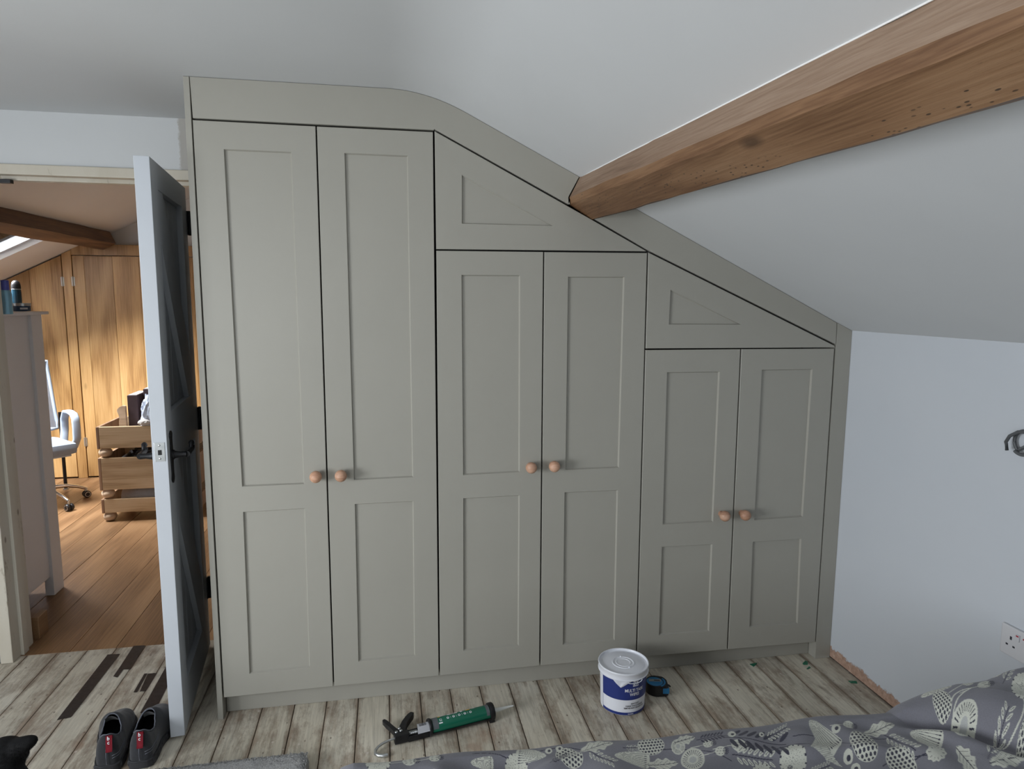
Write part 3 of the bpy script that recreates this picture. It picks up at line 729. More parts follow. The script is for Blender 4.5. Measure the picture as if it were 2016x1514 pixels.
# wipe corner caught under the lid
bm = bmesh.new(); rows = []
for j in range(9):
    v_ = j/8; row = []
    for i in range(13):
        u_ = i/12; ph0, ph1 = R_(-24+19*v_), R_(22-25*v_)
        ph = ph0+(ph1-ph0)*u_; z = .1380-.026*v_
        row.append(bm.verts.new(cyl((0, 0, 0), .0885+.0016*math.sin(u_*9+v_*3)*(1-v_*.6)-.001*v_, ph, z)))
    rows.append(row)
for j in range(8):
    for i in range(12): bm.faces.new((rows[j][i], rows[j][i+1], rows[j+1][i+1], rows[j+1][i]))
o = obj('wipe', bm, plain('thin_white_wipe', (.70, .72, .78), .9, 0, .04, 80, .2), t, smooth=True, label='corner of a white wipe poking out under the lid')

# ------------------------------------------------------------------ tape measure
t = thing('tape_measure', 'black and blue tape measure lying on the boards behind the tub', 'tape measure', (.880, -.103, 0), R_(-12))
def dshape(r, fx, n=28):
    pts = []
    for i in range(n): a = PI/2+PI*i/(n-1); pts.append((r*math.cos(a), r*math.sin(a)))
    pts += [(fx-.010, -r), (fx-.003, -r+.003), (fx, -r+.012), (fx, r-.020), (fx-.006, r-.008), (fx-.016, r)]
    return pts
def flat(bm, pts, z0, z1, bev=0):
    a = [bm.verts.new((p[0], p[1], z0)) for p in pts]; b = [bm.verts.new((p[0], p[1], z1)) for p in pts]; n = len(pts)
    f1 = bm.faces.new(a[::-1]); f2 = bm.faces.new(b)
    for i in range(n): bm.faces.new((a[i], a[(i+1) % n], b[(i+1) % n], b[i]))
    if bev: bmesh.ops.bevel(bm, geom=list(f1.edges)+list(f2.edges), offset=bev, segments=3, affect='EDGES')
bm = bmesh.new(); flat(bm, dshape(.038, .042), .0, .040, .005); cs = obj('case', bm, M['blackplastic'], t, smooth=True, angle=.7)
bm = bmesh.new(); lathe(bm, [(.0005, .0402), (.019, .0402), (.0195, .0408), (.029, .0408), (.0305, .0398)], 32, (-.006, -.002, 0)); obj('rubber_grip', bm, M['blue'], cs, smooth=True, angle=.6)
bm = bmesh.new(); bx(bm, .018, .0425, -.0385, -.010, .012, .034, .002); obj('rubber_grip', bm, M['blue'], cs)
bm = bmesh.new()
prv = None
for i in range(14):
    a = R_(-62+95*i/13); q = [bm.verts.new(((-.006+r_*math.cos(a)), (-.002+r_*math.sin(a)), .0409)) for r_ in (.0335, .0405)]
    if prv: bm.faces.new((prv[0], q[0], q[1], prv[1]))
    prv = q
obj('rubber_grip', bm, M['blue'], cs)
bm = bmesh.new(); bx(bm, -.027, .018, -.004, .012, .0409, .0415); pl_ = obj('name_plate', bm, M['tin'], cs)
box('plate_stripe', M['ink'], -.008, .014, .0005, .006, .0415, .0418, pl_)
bm = bmesh.new(); tube(bm, [(.042, .020, .012), (.052, .022, .012), (.056, .012, .012)], .003, 8); obj('end_hook', bm, M['blackplastic'], t, smooth=True)

# ------------------------------------------------------------------ caulking gun
ga = R_(13.1); t = thing('caulking_gun', 'black caulking gun loaded with a green cartridge lying on the boards', 'caulking gun', (-.100, -.243, 0), ga)
CZ_ = .030
bm = bmesh.new()
n = 14; pr = None                                # half-round cradle under the cartridge
for i in range(n+1):
    a = R_(-165+150*i/n)
    q = [bm.verts.new((s_, r_*math.cos(a), CZ_+r_*math.sin(a))) for s_, r_ in ((.118, .0278), (.348, .0278), (.348, .0262), (.118, .0262))]
    if pr:
        for k in range(4): bm.faces.new((pr[k], q[k], q[(k+1) % 4], pr[(k+1) % 4]))
    pr = q
fr_ = obj('frame', bm, M['black'], t, smooth=True, angle=.6)
bm = bmesh.new(); bx(bm, 0.0, .122, -.010, .006, .004, .016, .002); bx(bm, .045, .125, .012, .018, .014, .028, .001); bx(bm, .0, .05, -.012, .014, .006, .034, .003)
bx(bm, .045, .125, -.016, -.010, .006, .024, .001)
obj('body', bm, M['black'], t)
bm = bmesh.new(); lathe(bm, [(.0295, .336), (.0305, .338), (.0305, .350), (.0285, .353), (.008, .353)], 30, (0, 0, CZ_), 'X'); obj('front_ring', bm, M['black'], t, smooth=True, angle=.6)
bm = bmesh.new(); bx(bm, .334, .353, -.022, .022, .0005, .012, .002); obj('front_foot', bm, M['black'], t)
bm = bmesh.new(); lathe(bm, [(.0265, .116), (.0285, .118), (.0285, .124), (.0265, .126)], 30, (0, 0, CZ_), 'X'); obj('rear_ring', bm, M['black'], t, smooth=True, angle=.6)
bm = bmesh.new(); lathe(bm, [(.001, .128), (.0245, .128), (.0248, .130), (.0248, .335), (.001, .335)], 36, (0, 0, CZ_), 'X')
ct = obj('cartridge', bm, M['green'], t, smooth=True, angle=.6, label='green sealant cartridge')
def cyx(r, s_, v): a = v/r; return Vector((s_, -r*math.sin(-a)*1.0, CZ_+r*math.cos(a)))   # v measured round the tube from its top
def cpatch(name, mat, s0_, s1_, v0, v1, off=.0005, n=10):
    bm = bmesh.new(); pr = None
    for i in range(n+1):
        v = v0+(v1-v0)*i/n; q = [bm.verts.new(cyx(.0248+off, s_, v)) for s_ in (s0_, s1_)]
        if pr: bm.faces.new((pr[0], q[0], q[1], pr[1]))
        pr = q
    return obj(name, bm, M[mat], ct, smooth=True)
cpatch('grey_band', 'greyband', .1285, .148, -.036, .036, .0004, 16); cpatch('grey_band', 'greyband', .322, .334, -.036, .036, .0004, 16)
cpatch('sticker', 'yellow', .152, .160, .004, .011, .0006); cpatch('sticker', 'paper', .185, .222, .003, .014, .0006); cpatch('sticker', 'steel', .196, .212, .004, .010, .0009)
cpatch('sticker', 'print', .232, .240, .003, .013, .0006); cpatch('sticker', 'yellow', .252, .268, .004, .009, .0006)
cpatch('sticker', 'print', .150, .163, -.022, -.018, .0006); cpatch('sticker', 'print', .154, .162, -.014, -.006, .0006); cpatch('sticker', 'green', .1555, .1605, -.0125, -.0075, .0009)
def ctext(s_, size, sx, v, mat):
    me = text_geo(s_, size); warp(me, lambda x, y: cyx(.0248+.0009, sx+x, v+y)); linkmesh('lettering', me, M[mat], ct)
ctext('GRAB', .0075, .168, .006, 'print'); ctext('FIX', .008, .281, .005, 'print')
for i in range(5):
    bm = bmesh.new(); c_ = (.184+i*.0205, -.0085); vs = [bm.verts.new(cyx(.0248+.0006, c_[0]+.0042*math.cos(a), c_[1]+.0042*math.sin(a))) for a in [2*PI*k/16 for k in range(16)]]
    bm.faces.new(vs); obj('pictogram', bm, M['print'], ct)
    bm = bmesh.new(); vs = [bm.verts.new(cyx(.0248+.0009, c_[0]+(.0022+.0008*(k % 2))*math.cos(a), c_[1]+.0020*math.sin(a))) for k, a in enumerate([2*PI*k/8 for k in range(8)])]
    bm.faces.new(vs); obj('pictogram', bm, M['green'], ct)
    if i < 4: cpatch('divider', 'print', c_[0]+.0098, c_[0]+.0104, -.0125, -.0045, .0006, 3)
bm = bmesh.new(); lathe(bm, [(.012, .350), (.0118, .358), (.009, .360), (.0075, .366), (.0025, .432), (.0005, .432)], 20, (0, 0, CZ_), 'X')
obj('nozzle', bm, M['nozzle'], t, smooth=True, angle=.6)
def lever(name, pts, wds, z0, z1, mat='black'):
    bm = bmesh.new(); L_, Rr = [], []
    for i, (p, wd) in enumerate(zip(pts, wds)):
        a = Vector(pts[max(i-1, 0)]); b = Vector(pts[min(i+1, len(pts)-1)]); d = (b-a).normalized(); nn = Vector((-d.y, d.x))
        L_.append(Vector(p)+nn*wd/2); Rr.append(Vector(p)-nn*wd/2)
    flat(bm, [tuple(q) for q in L_]+[tuple(q) for q in Rr[::-1]], z0, z1, .002)
    return obj(name, bm, M[mat], t, smooth=True, angle=.5)
lever('handle', [(.028, .010), (.034, .032), (.050, .060), (.066, .078), (.080, .091), (.089, .102)], [.030, .020, .017, .018, .019, .012], .012, .034)
lever('trigger', [(.018, .006), (.012, .030), (.004, .055), (-.004, .078), (-.010, .098), (-.012, .106)], [.022, .017, .014, .015, .015, .008], .014, .030)
for p_ in ((.024, .028), (.026, .014), (.010, .012)):
    bm = bmesh.new(); lathe(bm, [(.0055, .034), (.0055, .0365), (.003, .038), (.0005, .038)], 14, (p_[0], p_[1], 0)); obj('rivet', bm, M['steel'], t, smooth=True)
bm = bmesh.new(); hk = [(.12, 0, .026), (.03, 0, .024), (0, 0, .022), (-.020, 0, .020), (-.042, -.002, .016), (-.058, -.008, .012), (-.068, -.018, .009), (-.070, -.030, .0075), (-.062, -.042, .007), (-.048, -.049, .007), (-.034, -.050, .007)]
tube(bm, hk, .0042, 12, ra=[.0042]*6+[.005, .0055, .0062, .0064, .0058]); obj('push_rod', bm, M['steel'], t, smooth=True, angle=.9)
bm = bmesh.new(); tube(bm, [(.048+.030*i/150, .0065*math.cos(i*.42), .026+.0065*math.sin(i*.42)) for i in range(151)], .0012, 6); obj('spring', bm, M['steel'], t, smooth=True)
bm = bmesh.new(); pr = None                      # curled paper tag with a barcode
for i in range(13):
    a = i/12; y_ = -.026+.040*a; z_ = .034+.020*math.sin(a*PI*.75)-.006*a
    q = [bm.verts.new((.074+.006*a, y_, z_)), bm.verts.new((.116+.004*a, y_, z_))]
    if pr: bm.faces.new((pr[0], q[0], q[1], pr[1]))
    pr = q
bmesh.ops.solidify(bm, geom=list(bm.faces), thickness=.0004)
tg = obj('barcode_tag', bm, M['print'], t, smooth=True, angle=.8)
rb = random.Random(4); x_ = .083
while x_ < .108:
    w_ = rb.choice((.0006, .0010, .0016)); bm = bmesh.new(); pr = None
    for i in range(5, 10):
        a = i/12; y_ = -.026+.040*a; z_ = .0346+.020*math.sin(a*PI*.75)-.006*a
        q = [bm.verts.new((x_, y_, z_)), bm.verts.new((x_+w_, y_, z_))]
        if pr: bm.faces.new((pr[0], q[0], q[1], pr[1]))
        pr = q
    obj('bar', bm, M['ink'], tg); x_ += w_+rb.choice((.0008, .0012))

# ------------------------------------------------------------------ tape strips and plastic scraps on the boards
def strip(pts, label):
    rs = random.Random(len(label)); q = []
    for i in range(len(pts)):
        a, b = Vector(pts[i]), Vector(pts[(i+1) % len(pts)]); short = (b-a).length < .12; m_ = 6 if short else 3
        for k in range(m_):
            p = a+(b-a)*(k/m_)
            if short and k and len(pts) == 4: p += Vector((rs.uniform(-.0006, .0006), rs.uniform(-.0018, .0018)))
            q.append(tuple(p))
    bm = bmesh.new(); flat(bm, q, .0003, .0013)
    bmesh.ops.triangulate(bm, faces=[f for f in bm.faces if len(f.verts) > 4])
    tag(obj('tape_strip', bm, M['tape']), label, 'tape', 'black tape strips stuck on the floorboards')
def fl(*ps): return [tuple(at(u, v, 2, 0)[:2]) for u, v in ps]
strip(fl((212, 1289), (236, 1288), (140, 1412), (112, 1418)), 'longest black tape strip on the boards, left of the others')
strip(fl((263, 1272), (285, 1271), (257, 1318), (243, 1318), (231, 1334), (223, 1332), (237, 1312)), 'black tape strip starting at the edge of the oak floor')
strip(fl((284, 1327), (290, 1326), (270, 1363), (263, 1363)), 'narrow sliver of black tape beside the shortest strip')
strip(fl((291, 1327), (309, 1325), (287, 1361), (275, 1362)), 'shortest wide black tape strip, between the two long ones')
strip(fl((330, 1307), (352, 1307), (304, 1403), (276, 1404)), 'long black tape strip running up behind the shoes towards the open door')
def scrap(ps, label):
    bm = bmesh.new(); q = fl(*ps); a = [bm.verts.new((p[0], p[1], .0004)) for p in q]; b = [bm.verts.new((p[0], p[1], .0022+.003*(i % 2))) for i, p in enumerate(q)]
    bm.faces.new(a[::-1]); bm.faces.new(b); n = len(q)
    for i in range(n): bm.faces.new((a[i], a[(i+1) % n], b[(i+1) % n], b[i]))
    tag(obj('plastic_scrap', bm, M['greenscrap']), label, 'scrap', 'green plastic scraps on the boards')
scrap(((1476, 1308), (1490, 1307), (1484, 1313)), 'green plastic scrap farthest left, nearest the plinth')
scrap(((1580, 1307), (1585, 1303), (1590, 1303), (1590, 1309), (1582, 1309)), 'green plastic scrap in front of the corner post')
scrap(((1588, 1317), (1593, 1314), (1596, 1315), (1590, 1318)), 'smallest green sliver, just below the scrap by the corner post')
scrap(((1670, 1341), (1686, 1343), (1688, 1346), (1675, 1345)), 'long green plastic scrap by the bare plaster strip')

# ------------------------------------------------------------------ shoes
def sl_w(s): return float(np.interp(s, [0, .02, .06, .2, .4, .55, .7, .82, .92, .97, 1], [.014, .024, .031, .036, .036, .042, .046, .045, .036, .024, .010]))
def sl_h(s): return float(np.interp(s, [0, .03, .08, .18, .30, .42, .50, .62, .78, .92, .98, 1], [.072, .090, .099, .092, .088, .103, .104, .082, .060, .048, .040, .028]))
def shoe(loc, rz, label, side):
    t = thing('trainer', label, 'shoe', loc, rz, 'charcoal trainers by the open door'); t.scale = (1.06, 1.0, 1.13); Ls = .285
    ns, na = 46, 26
    cx = lambda s: side*.010*math.sin(PI*min(1, max(0, (s-.35)/.65)))
    def surf(s, a, grow=0.0):
        w_ = sl_w(s)+grow; h_ = sl_h(s)-.014; ca, sa_ = math.cos(a), math.sin(a)
        x = w_*math.copysign(abs(ca)**.75, ca)*(1-.16*(sa_**3)); z = .018+h_*abs(sa_)**.62
        lean = -.012*max(0, (.12-s)/.12)*(z/.1)     # heel leans back at its base
        return Vector((cx(s)+x, s*Ls-.0*lean+.010*(z/.1)*max(0, 1-s/.15), z))
    inside = lambda s, x: ((s-.265)/.195)**2+((x)/.0265)**2 < 1
    bm = bmesh.new(); rows = []
    for i in range(ns+1): rows.append([bm.verts.new(surf(i/ns, PI*j/na)) for j in range(na+1)])
    for i in range(ns):
        for j in range(na):
            c_ = surf((i+.5)/ns, PI*(j+.5)/na)
            if inside((i+.5)/ns, c_.x-cx((i+.5)/ns)) and c_.z > .06: continue
            bm.faces.new((rows[i][j], rows[i][j+1], rows[i+1][j+1], rows[i+1][j]))
    bm.faces.new(rows[-1]); bm.faces.new(rows[0][::-1])
    for v in [v for v in bm.verts if not v.link_faces]: bm.verts.remove(v)
    up = obj('upper', bm, [M['shoe'], M['shoedark']], t, smooth=True)
    md = up.modifiers.new('thickness', 'SOLIDIFY'); md.thickness = .0032; md.offset = -1; md.material_offset = 1
    sb = up.modifiers.new('smooth', 'SUBSURF'); sb.levels = 1; sb.render_levels = 1
    bm = bmesh.new(); lp = []; n = 44          # outsole, flared, with lugs
    outl = []
    for i in range(n+1): s = i/n; outl.append((cx(s)+sl_w(s)+.0045, s*Ls))
    for i in range(n, -1, -1): s = i/n; outl.append((cx(s)-sl_w(s)-.0045, s*Ls))
    flat(bm, outl, .0, .024, .003); so = obj('sole', bm, M['sole'], t, smooth=True, angle=.6)
    for k in range(9):
        s = .08+.1*k
        for q in (-1, 1):
            bm = bmesh.new(); ell(bm, (cx(s)+q*(sl_w(s)+.002), s*Ls, .013), (.005, .011, .010)); obj('sole_lug', bm, M['sole'], so, smooth=True)
    bm = bmesh.new()                               # collar piping round the opening
    pp = []
    for k in range(49):
        a = 2*PI*k/48; s = .265+.195*math.sin(a); x = .0262*math.cos(a); best = min((abs(surf(s, PI*j/60).x-cx(s)-x), j) for j in range(61))[1]
        p = surf(s, PI*best/60); pp.append((p.x, p.y, p.z+.0008))
    tube(bm, pp, .0016, 8, cap=False); obj('collar_piping', bm, M['stitch'], t, smooth=True)
    bm = bmesh.new()                               # tongue rising at the front of the opening
    rw = []
    for i in range(7):
        v = i/6; rw.append([bm.verts.new((cx(.45)+(-.020+.04*j/8)*(1-.25*v), (.47-.10*v)*Ls, .082+.026*v+.006*math.sin(PI*j/8))) for j in range(9)])
    for i in range(6):
        for j in range(8): bm.faces.new((rw[i][j], rw[i][j+1], rw[i+1][j+1], rw[i+1][j]))
    bmesh.ops.solidify(bm, geom=list(bm.faces), thickness=.004); obj('tongue', bm, M['shoe'], t, smooth=True)
    bm = bmesh.new(); rw = []                      # red pull tab on the heel
    tx = .009 if side < 0 else .004
    path = [(.070*Ls, .092), (.055*Ls, .104), (.034*Ls, .1065), (.020*Ls, .100), (.010*Ls, .088), (.002*Ls, .076), (-.006, .066)]
    for y_, z_ in path: rw.append([bm.verts.new((x_, y_, z_)) for x_ in (tx-.0085, tx-.003, tx+.003, tx+.0085)])
    for i in range(len(path)-1):
        for j in range(3): bm.faces.new((rw[i][j], rw[i][j+1], rw[i+1][j+1], rw[i+1][j]))
    bmesh.ops.solidify(bm, geom=list(bm.faces), thickness=.0016); tb = obj('pull_tab', bm, M['red'], t, smooth=True, label='red woven pull tab')
    def tabpt(x, y):                               # y: distance down from the tab's crest
        q = np.interp(y, [0, .0075, .020, .032, .044], [.034*Ls, .020*Ls, .010*Ls, .002*Ls, -.006]), np.interp(y, [0, .0075, .020, .032, .044], [.1065, .100, .088, .076, .066])
        return Vector((x, float(q[0])-.0016, float(q[1])+.0012))
    for ch, d0 in (('b', .012), ('c', .023)):
        me = text_geo(ch, .014); warp(me, lambda x, y: tabpt(tx-.001+x, d0-y)); linkmesh('lettering', me, M['print'], tb)
    bm = bmesh.new(); tube(bm, [(0, .004, .070), (0, -.001, .050), (0, -.002, .028)], .0012, 6); obj('heel_seam', bm, M['stitch'], t, smooth=True)
    for zz in (.048, .041):
        bm = bmesh.new(); pp = []
        for k in range(9):
            j = k/8; s = .0+.30*j; a = .0+math.asin(min(1, ((zz+.006*j-.018)/(sl_h(s)-.014))**(1/.62))); p = surf(s, a, .0006); pp.append(p)
        tube(bm, pp, .0008, 6); obj('seam', bm, M['stitch'], t, smooth=True)
shoe((-.981, -.228, .001), R_(9), 'charcoal trainer with a red heel tab, farther from the open door', -1)
shoe((-.888, -.224, .001), R_(4.5), 'charcoal trainer with a red heel tab, touching the open door', 1)

# ------------------------------------------------------------------ rug
def rug():
    bm = bmesh.new(); x0, x1, y0, y1 = -.86, -.372, -1.0, -.278; r = .035; pts = []
    for (cx_, cy_, a0) in ((x1-r, y1-r, 0), (x0+r, y1-r, PI/2), (x0+r, y0+r, PI), (x1-r, y0+r, 3*PI/2)):
        for k in range(8): a = a0+PI/2*k/7; pts.append((cx_+r*math.cos(a), cy_+r*math.sin(a)))
    cen = Vector(((x0+x1)/2, (y0+y1)/2))
    prof_ = [(0, .0005), (.004, .006), (.006, .018), (.002, .030), (-.008, .037), (-.02, .039)]
    dense = []
    for i in range(len(pts)):
        a, b = Vector(pts[i]), Vector(pts[(i+1) % len(pts)]); m_ = max(1, int((b-a).length/.006))
        for k in range(m_): dense.append(a+(b-a)*k/m_)
    rs = random.Random(2); n = len(dense); rings = []
    for o_, z_ in prof_:
        ring = []
        for i, p in enumerate(dense):
            d = (dense[(i+1) % n]-dense[i-1]).normalized(); nn = Vector((d.y, -d.x)); j = rs.uniform(-.0016, .0016)
            ring.append(bm.verts.new((p.x+nn.x*(o_+j), p.y+nn.y*(o_+j), max(.0005, z_+rs.uniform(-.0015, .0015)*(z_ > .01)))))
        rings.append(ring)
    for q in range(len(rings)-1):
        for i in range(n): bm.faces.new((rings[q][i], rings[q][(i+1) % n], rings[q+1][(i+1) % n], rings[q+1][i]))
    bm.faces.new(rings[-1]); bm.faces.new(rings[0][::-1])
    bmesh.ops.triangulate(bm, faces=[f for f in bm.faces if len(f.verts) > 4])
    return tag(obj('rug', bm, M['rug'], smooth=True, angle=.9), 'thick flecked grey rug with a rounded corner, in front of the shoes', 'rug')
rg = rug()
bm = bmesh.new(); rs = random.Random(9)            # wool pile standing along the near-seen edge
for _ in range(5200):
    if rs.random() < .75: x, y = rs.uniform(-.84, -.385), rs.uniform(-.33, -.282)
    else: x, y = rs.uniform(-.40, -.372), rs.uniform(-.5, -.285)
    z = .036; a = rs.uniform(0, 2*PI); l = rs.uniform(.003, .006); d = Vector((math.cos(a)*.5, math.sin(a)*.5, 1)).normalized()*l; s_ = Vector((-math.sin(a), math.cos(a), 0))*.0018
    b = Vector((x, y, z)); bm.faces.new((bm.verts.new(b-s_), bm.verts.new(b+s_), bm.verts.new(b+d)))
obj('pile', bm, M['rug'], rg, kind='stuff')

# ------------------------------------------------------------------ bed with the patterned duvet
def duvet():
    rs = np.random.RandomState(3)
    xs = np.arange(-.235, XR-.012, .00108)
    tblx = [-.235, -.18, .19, .50, .80, .93, 1.014, 1.045, 1.12, 1.19, 1.27, 1.30, 1.335, 1.45, 1.70]
    tblz = [.575, .580, .558, .555, .550, .546, .545, .562, .584, .600, .603, .610, .616, .618, .60]
    rad = .045; yc = -1.12
    ysd = np.concatenate([np.arange(0, .16, .0011), np.arange(.16, .30, .0028), np.arange(.30, .42, .008), np.arange(.42, 1.42, .0125)])   # towards the camera
    prof_ = [(.030, .12, .58), (.034, .25, .45), (.038, .36, .34), (.042, .43, .20)]        # (dy from yc, z, fabric arc) hanging side
    th = np.linspace(0, PI/2, 44)[:-1]
    rowsP = []                                                       # (y, dz from top, fabric Y, weight of surface)
    for dy, z, a in prof_: rowsP.append((yc+dy, ('abs', z), yc+a*.9, 0))
    for q in th: rowsP.append((yc+rad*math.cos(q), ('rel', -rad*(1-math.sin(q))), yc+rad*(PI/2-q), math.sin(q)))
    for d in ysd: rowsP.append((yc-d, ('rel', 0.0), yc-d, 1))
    nx, ny = len(xs), len(rowsP)
    Xg = np.tile(xs, (ny, 1)); Yg = np.zeros((ny, nx)); Zg = np.zeros((ny, nx)); FY = np.zeros((ny, nx))
    ztab = np.interp(xs, tblx, tblz)
    for j, (y, (k, v), fy, wv) in enumerate(rowsP):
        d = max(0, yc-y)
        left = np.interp(xs, tblx[:7]+[2], tblz[:7]+[.545])
        x0 = 1.01+1.05*d
        bumpv = np.interp(xs-1.05*d, tblx[6:], np.array(tblz[6:])-.545)*(1+.5*min(1, d/.12))
        crease = -.020*np.exp(-((xs-x0-.015)/.028)**2)*min(1, d/.05)+.012*np.exp(-((xs-x0+.05)/.03)**2)*min(1, d/.06)
        wr = .0045*np.sin(xs*17+y*31+2*np.sin(xs*5))+.0035*np.sin(xs*43-y*19+3*np.sin(y*11+xs*7))+.005*np.sin(xs*8-y*9)
        fold = .010*np.exp(-((y+1.20+.16*(xs-.75))/.016)**2)*np.exp(-((xs-.78)/.22)**2)+.009*np.exp(-((y+1.17-.25*(xs-.2))/.015)**2)*np.exp(-((xs-.25)/.2)**2)
        fold += .014*np.exp(-((y+1.235+.6*(xs-1.12))/.014)**2)*np.exp(-((xs-1.14)/.09)**2)
        top = left+bumpv+(crease+wr*min(1, d/.03)+fold)*wv
        zz = np.full(nx, v)+.0*xs if k == 'abs' else top+v
        Yg[j] = y+(.006*np.sin(xs*9)+.004*np.sin(xs*23+1)); Zg[j] = zz; FY[j] = fy
        if k == 'abs': Yg[j] += .010*np.sin(xs*13)*(.55-v)
    # round the left-hand end over
    m = np.clip((-.17-Xg)/.065, 0, 1); Zg -= .045*(1-np.sqrt(np.clip(1-m*m, 0, 1)))*(Zg > .3)
    X2 = Xg.copy()
    # colour
    bg = np.array([.175, .174, .200]); wh = np.array([.56, .57, .50]); ink = np.array([.030, .030, .052]); pale = np.array([.40, .41, .40])
    Fx, Fy = Xg.ravel(), FY.ravel(); Cc = np.tile(bg, (Fx.size, 1))
    Cc *= (1+.05*np.sin(Fx*37)*np.sin(Fy*29))[:, None]
    FR = [np.array([[1., 0.], [0., 1.25]])]
    def loc(c, ang, R):
        Jm = FR[0]; Ji = np.linalg.inv(Jm); Rm = R*np.abs(Jm).sum()*1.0
        idx = np.where((np.abs(Fx-c[0]) < Rm) & (np.abs(Fy-c[1]) < Rm))[0]
        ex, ey = Fx[idx]-c[0], Fy[idx]-c[1]; dx, dy = Ji[0, 0]*ex+Ji[0, 1]*ey, Ji[1, 0]*ex+Ji[1, 1]*ey; ca, sa_ = math.cos(ang), math.sin(ang)
        return idx, dx*ca+dy*sa_, -dx*sa_+dy*ca
    def loc_old(c, ang, R):
        YS = 1
        idx = np.where((np.abs(Fx-c[0]) < R) & (np.abs(Fy-c[1]) < R*YS))[0]
        dx, dy = Fx[idx]-c[0], (Fy[idx]-c[1])/YS; ca, sa_ = math.cos(ang), math.sin(ang)
        return idx, dx*ca+dy*sa_, -dx*sa_+dy*ca
    def put(idx, mask, col): Cc[idx[mask]] = col
    def line(p, q, wd, col):
        p, q = np.array(p), np.array(q); c = (p+q)/2; dd = np.linalg.inv(FR[0]) @ (q-p); L_ = np.linalg.norm(dd)+1e-9; ang = math.atan2(dd[1], dd[0])
        i, u, v = loc(c, ang, L_/2+.01); put(i, (np.abs(u) < L_/2) & (np.abs(v-.10*L_*(1-(2*u/L_)**2)) < wd), col)
    def wheelA(c, r, a=0):
        i, u, v = loc(c, a, r*1.3); d = np.hypot(u, v); t_ = np.arctan2(v, u)
        put(i, d < r, wh); k = np.abs(np.sin(t_*11)); put(i, (d < r*.86) & (d > r*.10) & (k*d < .0011*1.0), ink)
        put(i, (np.abs(d-r*.95) < r*.065) & (np.abs(((t_*14/PI) % 2)-1) < .28), ink)
    def wheelB(c, r, a=0):
        i, u, v = loc(c, a, r*1.3); d = np.hypot(u, v); t_ = np.arctan2(v, u)
        put(i, d < r, wh); put(i, (d < r*.85) & (d > r*.46) & (np.abs(np.sin(t_*13)) < .42), ink); put(i, d < r*.30, pale)
    def spots(c, r, a=0, big=1.0):
        i, u, v = loc(c, a, r*1.3); e = (u/r)**2+(v/(r*.66))**2; put(i, (e < 1), wh)
        s = r*.235*big; iu = np.round(v/(s*.87)); uu = (u/s+.5*(iu % 2)); du = (uu-np.round(uu))*s; dv_ = v-iu*s*.87
        put(i, (e < .9) & ((du/(s*.36))**2+(dv_/(s*.30))**2 < 1), ink)
    def fan(c, r, a=0):
        i, u, v = loc(c, a, r*1.4); t_ = (u+r)/(2*r); w_ = r*.62*np.sqrt(np.clip(t_, 0, 1))*np.where(t_ > .9, np.clip((1-t_)/.1, 0, 1)**.3, 1)
        ins = (t_ > 0) & (t_ < 1) & (np.abs(v) < w_); put(i, ins, wh)
        q = v/np.maximum(w_, 1e-6); f = q*4.5; put(i, ins & (np.abs(f-np.round(f)) < .085) & (t_ < .86) & (np.abs(q) < .95), ink)
        put(i, ins & (np.abs(f-np.round(f)) < .20) & (np.abs(t_-.88) < .03), ink)
    def leafspray(c, ln, a=0, dark=False):
        col = ink if dark else wh
        i, u, v = loc(c, a, ln*1.3); put(i, (np.abs(u) < ln) & (np.abs(v) < .0009), ink)
        for k in range(7):
            px_ = -ln*.7+k*ln*.26
            for s in (-1, 1):
                du, dv_ = u-px_-.006, v-s*ln*.20; t_ = .7*s; x_ = du*math.cos(t_)+dv_*math.sin(t_); y_ = -du*math.sin(t_)+dv_*math.cos(t_)
                e = (x_/(ln*.19))**2+(y_/(ln*.062))**2; put(i, e < 1, col)
                if not dark: put(i, (np.abs(y_) < .0006) & (np.abs(x_) < ln*.1), ink)
    def bud(c, r, a=0):
        i, u, v = loc(c, a, r*4.5); put(i, (np.abs(v-.15*u) < .0008) & (u < -r*.8) & (u > -r*4), wh)
        e = (u/(r*1.15))**2+(v/(r*.9))**2; put(i, e < 1, wh); put(i, (e < .85) & (np.abs(np.sin(v/r*7+.3)) < .15), ink)
        d = np.hypot((u-r*1.25), v); put(i, (d < r*.62) & (np.abs(np.sin(np.arctan2(v, u-r*1.25)*6)) < .85), ink)
    def ring(c, r, a=0):
        i, u, v = loc(c, a, r*1.5); e = (u/r)**2+(v/r)**2; put(i, e < 1, wh); e2 = ((u-r*.15)/(r*.42))**2+(v/(r*.42))**2; put(i, e2 < 1, ink)
    def leaf(c, r, a=0):
        i, u, v = loc(c, a, r*1.3); t_ = (u+r)/(2*r); w_ = r*.42*np.sin(PI*np.clip(t_, 0, 1))**.8*(1+.18*np.sin(t_*22))
        ins = (t_ > 0) & (t_ < 1) & (np.abs(v) < w_); put(i, ins, wh); put(i, ins & (np.abs(v-.05*u) < .0009), ink)
        f = (u-np.abs(v)*1.2)/(r*.33); put(i, ins & (np.abs(f-np.round(f)) < .045) & (np.abs(v) < w_*.75), ink)
    def scallop(c, r, a=0):
        i, u, v = loc(c, a, r*1.4); d = np.hypot(u, v*1.25); t_ = np.arctan2(v, u); e = r*(1+.07*np.cos(t_*10)); put(i, d < e, wh)
        put(i, (d > r*.66) & (d < r*.84) & (np.abs(np.sin(t_*5)) < .16), ink); put(i, (np.abs(d-r*.64) < r*.06) & (np.abs(np.sin(t_*5)) < .24), ink)
